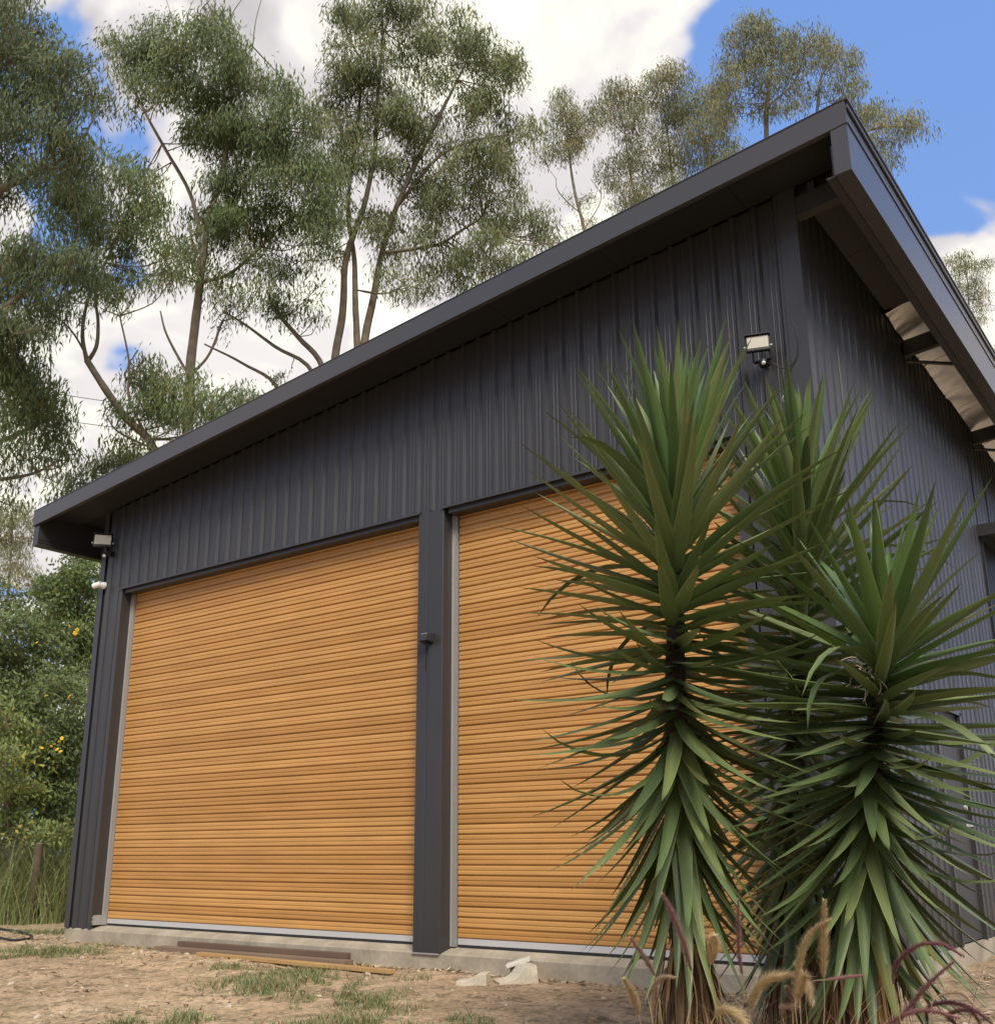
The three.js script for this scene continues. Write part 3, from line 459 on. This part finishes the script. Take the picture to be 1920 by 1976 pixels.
function tree(name, label, cat, D, trunks, blobs, o) {
  const base0 = trunks.length ? px(trunks[0].p[0][0], trunks[0].p[0][1], D) : px(blobs[0][0], blobs[0][1], D), base = V(base0.x, gY(base0.x, base0.z), base0.z);
  const t = thing(name, label, cat, base, o.group), r = rng(o.seed), S = D / CAM.f, wood = [], spine = [];
  const W = (u, v, dz = 0) => px(u, v, D + dz).sub(base);
  for (const tr of trunks) {
    const pts = tr.p.map(([u, v], i) => W(u, v, (tr.dz ?? 0) + (r() - .5) * .4 * (i > 1)));
    if (tr.root !== false) { const q = pts[0].clone(); pts.unshift(V(q.x * .5 + pts[1].x * 0, 0, q.z * .5)); pts[0].set(q.x + (q.x - pts[2].x) * .5, -.1, q.z + (q.z - pts[2].z) * .5); }
    wood.push(limb(pts, tr.r * S * (tr.root !== false ? 1.0 : .8), (tr.r1 ?? tr.r * .4) * S, 7, pts.length * 4, .12, r));
    const c = new THREE.CatmullRomCurve3(pts, false, 'centripetal'); for (let i = 0; i <= 16; i++) if (tr.root === false || i > 5) spine.push(c.getPoint(i / 16));
  }
  const list = [[], [], []], mtx = new THREE.Matrix4(), q = new THREE.Quaternion(), eul = new THREE.Euler();
  const sprays = []; for (const [u, v, ru, rv, dn = 1] of blobs) { sprays.push([u, v, ru * .86, rv * .86, dn * .85]); for (let k = 0; k < 3; k++) { const a = r() * 6.283, e = .35 + .25 * r(); sprays.push([u + Math.cos(a) * ru * .85, v + Math.sin(a) * rv * .85, ru * e, rv * e, dn * 1.1]); } }
  for (const [u, v, ru, rv, dens] of sprays) {
    const dz = (r() - .5) * (o.depth ?? 2.2), c = W(u, v, dz), rx = ru * S, ry = rv * S, rz = (rx + ry) / 2 * 1.1;
    let near = null, bd = 1e9; for (const p of spine) { const e = p.distanceTo(c) + Math.max(0, p.y - c.y) * .7; if (e < bd) { bd = e; near = p; } }
    if (near && bd < 9) {
      const m = near.clone().lerp(c, .5).add(V((r() - .5) * .4, -.12 * bd, (r() - .5) * .4));
      wood.push(limb([near, m, c], Math.min(.032, .009 + .006 * bd) * (o.wood ?? 1), .005, 5, 8));
      for (let k = 0; k < (o.twigs ?? 4); k++) { const a = r() * 6.28, e = c.clone().add(V(Math.cos(a) * rx * .9 * r(), ry * (r() - .35), Math.sin(a) * rz * .9 * r())), s = m.clone().lerp(c, .3 + .7 * r()); wood.push(limb([s, s.clone().lerp(e, .5).add(V(0, (r() - .3) * .12, 0)), e], .011, .004, 4, 4)); }
    }
    const N = Math.round(1.65 * dens * (o.dens ?? 30) * Math.PI * rx * ry);
    for (let k = 0; k < N; k++) {
      let x, y, z; do { x = r() * 2 - 1; y = r() * 2 - 1; z = r() * 2 - 1; } while (x * x + y * y + z * z > 1); const f = .70 + .30 * r();
      const p = V(c.x + x * rx * f, c.y + y * ry * f, c.z + z * rz * f); if (p.y + base.y < gY(p.x + base.x, p.z + base.z) + .15) continue;
      const vi = Math.floor(r() * 3), s = (.66 + .44 * r()) * (o.scale ?? 1);
      q.setFromEuler(eul.set((r() - .5) * .6, r() * 6.283, (r() - .5) * .6)); mtx.compose(p, q, V(s, s, s)); list[vi].push(mtx.clone());
    }
  }
  if (wood.length) mesh('trunk', merge(wood), o.bark ?? M.bark, t);
  const crown = group('crown', t);
  list.forEach((l, i) => {
    if (!l.length) return; const im = new THREE.InstancedMesh((o.kit ?? GUM)[i], o.mat, l.length); im.name = 'leaves'; im.userData.kind = 'stuff'; im.castShadow = im.receiveShadow = true;
    const c = new THREE.Color(); l.forEach((m, k) => { im.setMatrixAt(k, m); const v = .72 + .56 * r(), w = r(); c.setRGB(v * (w > .93 ? 1.55 : 1 + .2 * (r() - .5)), v * (w > .93 ? 1.1 : 1), v * (w > .93 ? .8 : 1)); im.setColorAt(k, c); }); crown.add(im);
  });
  return t;
}
const gumA = leafMat(.140, .188, .052, .38), gumB = leafMat(.180, .215, .070, .38), gumC = leafMat(.240, .250, .115, .38), gumDark = leafMat(.105, .142, .040, .36);
const G = 'gum trees behind the shed';
tree('gum_tree', 'dark leafy gum tree leaning in from beyond the left end of the shed', 'tree', 17, [
  { p: [[-260, 900], [-230, 700], [-160, 480], [-60, 400], [80, 325]], r: 26, r1: 6 }, { p: [[-160, 500], [-90, 300], [-20, 150], [40, 60]], r: 12, r1: 4, root: false }, { p: [[-220, 690], [-60, 640], [40, 570], [130, 505]], r: 11, r1: 4, root: false }],
  [[20, 40, 90, 60], [40, 110, 90, 70], [115, 130, 60, 60], [30, 190, 80, 60], [130, 190, 60, 50], [175, 175, 45, 35], [60, 250, 80, 50], [125, 270, 55, 40], [20, 310, 60, 45], [15, 375, 35, 40], [50, 345, 40, 30, .7], [-60, 100, 90, 120], [-60, 300, 70, 90], [40, 490, 60, 45], [100, 500, 70, 50], [30, 545, 60, 45], [120, 560, 60, 40], [60, 605, 60, 35], [175, 520, 50, 40], [-40, 560, 60, 60], [160, 330, 35, 40], [10, 0, 80, 30]], { seed: 101, mat: gumDark, group: G, scale: .85, dens: 36 });
tree('gum_tree', 'sparse gum branch fringe hanging down beyond the low gutter end', 'tree', 19, [{ p: [[-120, 1000], [-100, 900], [-60, 870], [10, 848], [75, 818]], r: 12, r1: 3 }, { p: [[-100, 930], [0, 925], [60, 915], [105, 895]], r: 6, r1: 2, root: false }],
  [[30, 690, 70, 60], [70, 750, 70, 60], [40, 800, 70, 45, .7], [110, 795, 45, 55], [125, 850, 35, 40, .7], [30, 870, 60, 40, .45], [100, 890, 50, 40, .4], [20, 940, 60, 40, .35], [-40, 760, 70, 120], [60, 640, 50, 30]], { seed: 111, mat: gumA, group: G, dens: 26 });
tree('gum_tree', 'straight trunked gum with rounded dark crown, a bare limb forking out to its left', 'tree', 22, [
  { p: [[362, 840], [367, 720], [380, 600], [392, 500], [402, 430], [430, 330], [450, 200], [440, 110]], r: 12, r1: 2.5 }, { p: [[388, 450], [368, 375], [322, 292], [290, 235], [255, 165]], r: 5.5, r1: 2, root: false }, { p: [[386, 545], [440, 530], [500, 480], [560, 420]], r: 5, r1: 2, root: false }, { p: [[402, 440], [480, 350], [540, 250]], r: 5, r1: 2, root: false },
  { p: [[360, 730], [400, 690], [430, 620]], r: 4, r1: 2, root: false }, { p: [[372, 735], [345, 690], [320, 640], [310, 600]], r: 4, r1: 1.5, root: false },
  { p: [[345, 90], [336, 45], [320, -5]], r: 1.5, r1: .6, root: false }, { p: [[400, 80], [408, 30], [396, -10]], r: 1.6, r1: .6, root: false }, { p: [[415, 70], [412, 20], [420, -10]], r: 1.5, r1: .6, root: false }, { p: [[450, 80], [448, 30], [470, -5]], r: 1.5, r1: .6, root: false }, { p: [[488, 90], [494, 40], [506, -5]], r: 1.5, r1: .6, root: false }, { p: [[366, 60], [364, 25], [374, 0]], r: 1.2, r1: .5, root: false }],
  [[250, 115, 50, 45], [300, 80, 60, 45], [350, 90, 70, 45], [410, 80, 60, 50], [455, 95, 40, 50], [330, 140, 60, 45], [410, 150, 70, 50], [480, 150, 35, 40], [520, 175, 45, 35], [555, 195, 25, 25], [430, 220, 80, 55], [385, 220, 45, 45], [500, 240, 60, 55], [460, 290, 75, 60], [560, 280, 60, 55], [600, 225, 30, 35], [530, 345, 70, 55], [440, 370, 50, 55], [600, 350, 50, 50], [420, 430, 50, 45], [480, 440, 70, 45], [560, 430, 60, 50], [345, 470, 50, 40, .7], [430, 560, 60, 35, .5], [370, 520, 60, 40, .5], [500, 520, 70, 35, .5], [575, 510, 50, 40, .5], [280, 330, 25, 25, .4], [270, 180, 30, 50, .7], [620, 430, 40, 50, .7]], { seed: 121, mat: gumA, group: G, dens: 31 });
tree('gum_tree', 'slanting gum with pale forked stem rising behind the low end of the roof', 'tree', 19.5, [
  { p: [[300, 872], [245, 808], [200, 745], [168, 695]], r: 9, r1: 6 }, { p: [[168, 695], [160, 650], [165, 600], [185, 520], [190, 420]], r: 5.5, r1: 2, root: false }, { p: [[170, 698], [186, 670], [190, 620], [185, 560], [230, 450]], r: 5.5, r1: 2, root: false }, { p: [[170, 690], [140, 640], [110, 610]], r: 3, r1: 1.2, root: false }, { p: [[300, 868], [250, 770], [250, 700], [232, 610]], r: 3.5, r1: 1.5, root: false }, { p: [[300, 868], [225, 830], [205, 800]], r: 3, r1: 1, root: false }],
  [[150, 325, 60, 45], [230, 335, 50, 35], [110, 390, 50, 45], [190, 410, 70, 50], [280, 365, 50, 45], [290, 430, 50, 45], [140, 450, 50, 40], [235, 470, 60, 35], [190, 550, 70, 35, .5], [120, 600, 50, 30, .45], [240, 540, 45, 40, .6], [300, 780, 50, 50], [340, 760, 50, 50], [285, 725, 40, 35], [395, 795, 40, 35], [435, 770, 40, 35], [475, 785, 30, 25], [255, 860, 40, 25, .6], [230, 800, 25, 30, .5], [330, 520, 30, 30, .5]], { seed: 131, mat: gumA, group: G, dens: 30, depth: 1.6 });
tree('gum_tree', 'tallest gum with three close trunks and broad airy crown', 'tree', 24, [
  { p: [[645, 705], [662, 600], [668, 500], [702, 400], [722, 300], [730, 180], [740, 60]], r: 9, r1: 2.5 }, { p: [[690, 685], [686, 580], [684, 500], [672, 400], [690, 250], [700, 120]], r: 8, r1: 2 }, { p: [[703, 670], [722, 570], [738, 485], [765, 400], [810, 300], [860, 200], [900, 120]], r: 9, r1: 2 }, { p: [[738, 488], [800, 480], [850, 470], [890, 445], [930, 420]], r: 5, r1: 2, root: false }, { p: [[765, 400], [850, 300], [920, 270], [980, 260]], r: 4.5, r1: 1.5, root: false }],
  [[690, 40, 50, 45], [740, 30, 60, 40], [800, 50, 60, 45], [860, 70, 50, 45], [905, 100, 50, 42], [950, 115, 45, 42], [985, 135, 26, 36], [660, 110, 32, 38], [720, 110, 50, 45], [790, 105, 50, 36], [835, 140, 35, 36], [930, 165, 50, 38], [670, 185, 40, 40], [750, 180, 60, 45], [795, 220, 50, 45], [635, 205, 38, 36], [720, 240, 50, 45], [900, 205, 50, 36], [985, 250, 45, 45], [935, 275, 40, 36], [865, 280, 40, 36], [820, 270, 40, 36], [695, 300, 45, 45], [780, 330, 60, 42], [645, 300, 40, 45, .8], [870, 350, 60, 36], [940, 330, 45, 36], [990, 340, 36, 36, .8], [820, 390, 60, 36], [905, 400, 70, 36], [985, 410, 55, 36], [1040, 435, 36, 34, .8], [1062, 460, 26, 22, .7], [760, 450, 50, 42, .8], [845, 460, 50, 36], [935, 470, 60, 36], [700, 420, 40, 50, .5], [640, 400, 36, 55, .7], [885, 520, 60, 34], [825, 560, 50, 30, .5], [960, 515, 40, 26], [1010, 475, 30, 30, .6], [620, 480, 40, 40, .5], [760, 540, 40, 50, .35]], { seed: 141, mat: gumB, group: G, dens: 28 });
tree('gum_tree', 'thin bare stems leaning left out of the tallest gum', 'tree', 23, [{ p: [[625, 714], [575, 650], [535, 602], [515, 560]], r: 7, r1: 2.5 }, { p: [[606, 722], [530, 668], [470, 624], [430, 600]], r: 5, r1: 1.5 }, { p: [[540, 755], [470, 702], [395, 664]], r: 5, r1: 1.5 }],
  [[560, 600, 40, 35, .6], [600, 580, 30, 40, .45], [440, 610, 50, 25, .35], [520, 590, 40, 30, .5], [550, 720, 20, 15, .4]], { seed: 151, mat: gumA, group: G, dens: 26, depth: .8 });
tree('gum_tree', 'slender young gum with one small tuft standing apart in the gap', 'tree', 31, [{ p: [[1128, 450], [1112, 385], [1102, 330], [1096, 270], [1090, 220]], r: 4, r1: 1.2 }, { p: [[1118, 410], [1090, 385], [1075, 365], [1073, 345]], r: 1.6, r1: .6, root: false }, { p: [[1130, 440], [1160, 380], [1140, 345]], r: 1.4, r1: .6, root: false }],
  [[1090, 205, 30, 26], [1075, 240, 34, 34], [1112, 250, 36, 36], [1060, 290, 28, 22, .8], [1140, 240, 26, 26, .8], [1100, 285, 36, 22, .8], [1120, 395, 26, 24, .35], [1130, 440, 30, 16, .5]], { seed: 161, mat: gumC, group: G, dens: 22, depth: 1.4, wood: .6 });
tree('gum_tree', 'wide grey green gum thicket behind the rising roof edge', 'tree', 32, [{ p: [[1232, 440], [1216, 335], [1204, 245]], r: 4, r1: 1.4 }, { p: [[1302, 410], [1292, 295], [1282, 215]], r: 4, r1: 1.4 }, { p: [[1375, 370], [1360, 270], [1340, 190]], r: 4, r1: 1.4 }],
  [[1200, 170, 26, 28], [1190, 220, 46, 42], [1250, 190, 46, 40], [1310, 165, 46, 36], [1345, 190, 46, 36], [1230, 270, 56, 46], [1290, 250, 56, 46], [1350, 250, 50, 46], [1190, 325, 36, 36, .8], [1260, 330, 56, 46], [1330, 310, 50, 46], [1390, 280, 46, 40], [1200, 380, 36, 30], [1250, 395, 50, 28], [1420, 300, 40, 30]], { seed: 171, mat: gumC, group: G, dens: 22, depth: 2.5, wood: .7 });
tree('gum_tree', 'rounded gum crown standing against open blue sky above the roof peak', 'tree', 28, [{ p: [[1478, 260], [1482, 180], [1490, 110], [1485, 60]], r: 6, r1: 1.5 }, { p: [[1482, 205], [1530, 160], [1550, 110]], r: 3, r1: 1.2, root: false }, { p: [[1576, 260], [1578, 190], [1584, 150], [1605, 110]], r: 4, r1: 1.3 }, { p: [[1590, 290], [1650, 262], [1700, 245], [1760, 245]], r: 4, r1: 1.3 }],
  [[1462, 55, 34, 26], [1430, 95, 42, 38], [1490, 80, 50, 36], [1408, 145, 32, 36], [1460, 140, 50, 38], [1522, 95, 42, 32], [1530, 140, 46, 36], [1480, 190, 50, 28], [1592, 95, 28, 26], [1612, 115, 38, 30], [1642, 130, 26, 28], [1622, 165, 36, 24], [1570, 65, 14, 14, .8], [1540, 185, 36, 28, .8], [1395, 205, 30, 36], [1660, 230, 38, 30], [1700, 220, 38, 26], [1735, 240, 36, 24], [1772, 246, 20, 14, .8], [1700, 282, 42, 26], [1722, 312, 24, 16, .8], [1640, 205, 28, 24, .7], [1650, 265, 30, 24]], { seed: 181, mat: gumC, group: G, dens: 24, depth: 2, wood: .7 });
tree('gum_tree', 'distant gum crown peeping past the right hand eave', 'tree', 42, [{ p: [[1875, 760], [1870, 640], [1866, 540]], r: 3, r1: 1 }], [[1850, 510, 22, 22], [1882, 520, 26, 26], [1868, 560, 32, 28], [1852, 605, 18, 26], [1890, 600, 18, 18], [1870, 635, 18, 18], [1905, 700, 20, 30]], { seed: 191, mat: gumC, group: G, dens: 20, depth: 1, wood: .6 });
tree('gum_tree', 'low leafy tops just showing over the lowest part of the roof', 'tree', 23, [{ p: [[200, 1000], [190, 940], [180, 905]], r: 5, r1: 1.5 }], [[150, 932, 38, 24, .8], [182, 912, 32, 24, .8], [225, 890, 30, 18, .7], [130, 955, 30, 18, .7], [250, 905, 50, 30]], { seed: 201, mat: gumDark, group: G, dens: 30, depth: 1 });
tree('gum_tree', 'hazy olive tree top far beyond the gutter end', 'tree', 34, [{ p: [[10, 1200], [20, 1100], [25, 1000]], r: 4, r1: 1.4 }], [[15, 990, 40, 30, .7], [45, 1030, 40, 34, .6], [20, 1080, 50, 50, .8], [-40, 1040, 50, 60], [70, 1000, 24, 24, .5], [60, 1110, 40, 30, .8]], { seed: 211, mat: gumC, group: G, dens: 20, depth: 1.5, wood: .6 });

// ================================================================ SHRUBS, TALL GRASS, FENCE POST
const SG = 'shrubs left of the shed', bushA = leafMat(.22, .295, .08, .4), bushB = leafMat(.165, .22, .06, .4), bushC = leafMat(.27, .33, .085, .42);
const bo = (seed, mat, dens = 95) => ({ seed, mat, group: SG, dens: dens * .42, kit: BUSH, depth: 1.2, twigs: 4, wood: .5 });
tree('shrub', 'bright green leafy shrub rising beside the corner of the shed', 'shrub', 19, [{ p: [[150, 1600], [150, 1400], [150, 1250]], r: 4, r1: 1.5 }], [[150, 1100, 50, 36], [110, 1130, 45, 36], [180, 1140, 50, 46], [130, 1180, 60, 46], [190, 1200, 50, 46], [160, 1240, 60, 46], [190, 1290, 50, 46], [100, 1190, 40, 40], [150, 1070, 26, 16]], bo(301, bushA));
tree('shrub', 'dark dense shrub under the far left trees', 'shrub', 18, [{ p: [[40, 1600], [40, 1400], [40, 1260]], r: 4, r1: 1.5 }], [[30, 1150, 60, 40, .6], [40, 1210, 70, 46], [100, 1260, 50, 46], [30, 1280, 70, 50], [90, 1330, 60, 46], [20, 1350, 60, 46], [60, 1400, 60, 46], [-40, 1260, 60, 90]], bo(303, bushB));
tree('shrub', 'shrub with small yellow orange flowers in the middle of the thicket', 'shrub', 17, [{ p: [[110, 1640], [110, 1500], [110, 1400]], r: 4, r1: 1.5 }], [[130, 1360, 60, 46], [160, 1420, 46, 50], [90, 1430, 50, 40], [120, 1490, 56, 46], [60, 1480, 50, 40], [150, 1540, 40, 50], [100, 1560, 56, 46], [170, 1330, 40, 40]], bo(305, bushB));
tree('shrub', 'lime green ferny shrub at the foot of the thicket by the tall grass', 'shrub', 16, [{ p: [[20, 1660], [15, 1560], [10, 1460]], r: 3, r1: 1.2 }], [[10, 1400, 50, 46], [20, 1450, 46, 36], [5, 1510, 50, 40], [40, 1540, 46, 40], [20, 1590, 56, 40], [80, 1610, 50, 30], [-50, 1500, 60, 110]], bo(307, bushC));
tree('shrub', 'shadowy shrub mass at the back of the thicket', 'shrub', 22, [{ p: [[80, 1650], [80, 1500], [80, 1350]], r: 5, r1: 2 }], [[40, 1330, 110, 90], [140, 1400, 110, 90], [60, 1500, 120, 90], [180, 1500, 90, 90], [60, 1620, 130, 60], [180, 1620, 90, 60], [180, 1260, 80, 70]], bo(309, bushB, 60));
{
  const petal = new THREE.SphereGeometry(.032, 6, 4); petal.scale(1, .55, 1); const fl = merge([0, 1, 2, 3, 4].map((k) => { const g = petal.clone(); g.translate(.035, 0, 0); g.rotateY(k * 1.2566); return g; })); const fm = std(lin(.82, .52, .03), .6);
  const pts = [[72, 1240], [150, 1216], [135, 1209], [146, 1222], [115, 1432], [100, 1440], [111, 1446], [118, 1450], [81, 1443], [70, 1432], [55, 1440], [5, 1475], [8, 1450], [57, 1520], [53, 1583], [90, 1343], [135, 1345], [106, 1436], [120, 1425]], sp = rng(4);
  pts.forEach(([u, v]) => { const p = px(u, v, 16.1 + sp() * .3), o = new THREE.Mesh(fl, fm); o.name = numbered('yellow_flower'); o.position.copy(p); o.rotation.set(sp() * 2, sp() * 6, sp() * 2); o.scale.setScalar(.35 + .3 * sp()); o.userData = { label: 'small yellow orange flower in the shrubs left of the shed', category: 'flower', group: 'yellow flowers in the shrubs' }; scene.add(o); });
}
function blade(h, w, bend, seg = 4) { const pos = []; let y = 0, z = 0, a = .05, prev = null; for (let i = 0; i <= seg; i++) { const ww = w * (1 - .92 * Math.pow(i / seg, 1.3)), A = [-ww, y, z], B = [ww, y, z]; if (prev) pos.push(...prev[0], ...prev[1], ...B, ...prev[0], ...B, ...A); prev = [A, B]; a += bend / seg; y += Math.cos(a) * h / seg; z += Math.sin(a) * h / seg; } return soup(pos); }
function scatter(name, label, cat, geos, mat, spots, cols) {
  const t = new THREE.Group(); t.name = name; t.userData = { kind: 'stuff', label, category: cat }; const per = geos.map(() => []); spots.forEach((s, i) => per[i % geos.length].push(s));
  const m = new THREE.Matrix4(), q = new THREE.Quaternion(), e = new THREE.Euler(), c = new THREE.Color();
  per.forEach((l, gi) => { if (!l.length) return; const im = new THREE.InstancedMesh(geos[gi], mat, l.length); im.name = name + '_pieces'; im.userData.kind = 'stuff'; im.castShadow = im.receiveShadow = true; l.forEach((s, k) => { q.setFromEuler(e.set(s.rx ?? 0, s.ry, s.rz ?? 0)); m.compose(s.p, q, V(s.s, s.sy ?? s.s, s.sz ?? s.s)); im.setMatrixAt(k, m); const cc = cols[Math.floor(s.c * cols.length)]; im.setColorAt(k, c.setRGB(...cc)); }); t.add(im); });
  scene.add(t); return t;
}
const grassMat = new THREE.MeshPhysicalMaterial({ color: 0xffffff, roughness: .6, transmission: .25, thickness: 0, ...dbl });
{
  const r = rng(71), sp = [];
  for (let k = 0; k < 9000; k++) { const u = -140 + 360 * r(), D = 14.3 + 5.5 * r(), p = px(u, 1700, D); const n = fbm(p.x * .8, p.z * .8, 3); if (D < 15.2 + (n - .5) * 2.2) continue; if (p.x > -1.6 && p.z < 1) continue; sp.push({ p: gp(p.x, p.z, -.02), ry: r() * 6.28, rx: (r() - .5) * .3, rz: (r() - .5) * .3, s: (.75 + .7 * r()) * (.6 + .8 * n), c: r() }); }
  scatter('tall_grass', 'tall green grass growing below the shrubs left of the shed', 'grass', [blade(1.15, .008, .7, 5), blade(.9, .007, 1.3, 5), blade(1.3, .007, 1.0, 5)], grassMat, sp, [[.19, .25, .07], [.24, .28, .09], [.15, .20, .055], [.34, .31, .15], [.27, .28, .11]]);
}
{
  const a = onY(64, 1766, -.22), t = thing('fence_post', 'weathered round timber fence post standing in the tall grass', 'post', V(0, 0, 0)); const b = px(66, 1722, 15.0); b.y = gY(b.x, b.z); t.position.copy(b);
  mesh('post', limb([V(0, -.1, 0), V(.005, .5, .0), V(.02, 1.12, 0)], .058, .052, 10, 8, .12, rng(3)), std(lin(.24, .19, .155), .95, { map: barkTex }), t);
  const c = new THREE.CylinderGeometry(.053, .053, .012, 10); c.translate(.02, 1.12, 0); mesh('post_top', c, std(lin(.30, .24, .19), .95), t);
}
{ // overhead wires
  for (const [i, pts] of [[[20, 728], [190, 772]], [[60, 795], [200, 822]], [[330, 850], [620, 735]]].slice(0, 2).entries()) { const A = px(pts[0][0] - 400, pts[0][1] - 60, 30), B = px(pts[1][0], pts[1][1], 30), C = px(pts[1][0] + 600, pts[1][1] + 60, 30); const o = new THREE.Mesh(limb([A, B, C], .010, .010, 5, 20), M.black); o.name = numbered('overhead_wire'); o.userData = { label: i ? 'lower overhead wire crossing behind the slanting gum' : 'upper overhead wire crossing behind the slanting gum', category: 'wire', group: 'overhead wires' }; scene.add(o); }
}

// ================================================================ GROUND COVER
{
  const r = rng(91), sp = [], patches = [[540, 1895, .55], [600, 1880, .45], [650, 1915, .5], [700, 1930, .35], [470, 1905, .3], [265, 1955, .5], [230, 1962, .3], [330, 1952, .3], [690, 1968, .5], [780, 1972, .5], [870, 1968, .4], [960, 1975, .3], [790, 1890, .16], [760, 1880, .14], [60, 1835, .5], [140, 1842, .5], [30, 1845, .5], [320, 1824, .4], [260, 1828, .4], [80, 1800, .6], [520, 1985, .5], [560, 1940, .25], [440, 1870, .25]].map(([u, v, rr]) => [onY(u, v, -.2), rr]);
  for (const [c, rr] of patches) { const n = Math.round(7000 * rr * rr + 120); for (let k = 0; k < n; k++) { const a = r() * 6.28, d = rr * Math.sqrt(r()) * (.6 + .8 * r()), x = c.x + Math.cos(a) * d * 1.2, z = c.z + Math.sin(a) * d * .75; if (z < .06 && x > EX.l - .1 && x < EX.r) continue; if (fbm(x * 4, z * 4, 3) < .47) continue; sp.push({ p: gp(x, z, -.008), ry: r() * 6.28, rx: (r() - .5) * .7, rz: (r() - .5) * .7, s: .5 + .9 * r(), c: r() }); } }
  for (let k = 0; k < 1500; k++) { const x = -2 + 11 * r(), z = .05 + 3.6 * r(); if (fbm(x * 2 + 5, z * 2, 3) < .56) continue; sp.push({ p: gp(x, z, -.005), ry: r() * 6.28, rx: (r() - .5) * 1.4, rz: (r() - .5) * 1.4, s: .4 + .6 * r(), c: .6 + .4 * r() }); }
  scatter('short_grass', 'patchy short grass tufts on the dirt before the slab', 'grass', [blade(.065, .0028, .8, 3), blade(.05, .0034, 1.2, 3), blade(.085, .0026, 1.1, 3)], grassMat, sp, [[.12, .19, .045], [.16, .22, .06], [.11, .16, .045], [.20, .23, .07], [.32, .27, .13], [.40, .32, .17]]);
  const lf = []; for (let k = 0; k < 9500; k++) { const x = -2.5 + 13 * r(), z = k % 9 ? -3 + 6.8 * r() : .05 + .25 * r() * r(); if (x > EX.l - .12 && x < EX.r + .08 && z < .06) continue; const n = fbm(x * 1.3 + 11, z * 1.3, 4); if (k % 9 && n < .42 + .12 * r()) continue; lf.push({ p: gp(x, z, .004), ry: r() * 6.28, rx: (r() - .5) * 1.0, rz: (r() - .5) * 1.0, s: .5 + .9 * r(), c: r() }); }
  const lg = (L, W) => soup([0, 0, -L / 2, W / 2, .006, 0, 0, .012, L / 2, 0, 0, -L / 2, 0, .012, L / 2, -W / 2, .006, 0]);
  scatter('leaf_litter', 'dry leaves and bark chips strewn over the dirt', 'leaf litter', [lg(.075, .017), lg(.05, .022), lg(.1, .012)], std(lin(1, 1, 1), .85, dbl), lf, [[.34, .24, .14], [.22, .14, .08], [.45, .34, .21], [.15, .10, .06], [.52, .42, .28]]);
  const pb = []; for (let k = 0; k < 2600; k++) { const x = -2.5 + 13 * r(), z = -3 + 6.8 * r(); if (x > EX.l - .12 && x < EX.r + .08 && z < .06) continue; const s = .005 + .016 * Math.pow(r(), 4) * 1.6; pb.push({ p: gp(x, z, s * .1), ry: r() * 6.28, rx: r() * 3, s, sy: s * .6, sz: s * (.7 + .5 * r()), c: r() }); }
  scatter('pebbles', 'small stones and clods scattered on the dirt', 'pebbles', [new THREE.IcosahedronGeometry(1, 0), new THREE.DodecahedronGeometry(1, 0)], std(lin(1, 1, 1), .95), pb, [[.42, .31, .20], [.46, .36, .25], [.34, .24, .15], [.50, .42, .31], [.28, .20, .13]]);
}
scene.traverse((o) => { if (o.isMesh) o.castShadow = o.receiveShadow = true; });
renderer.render(scene, camera);
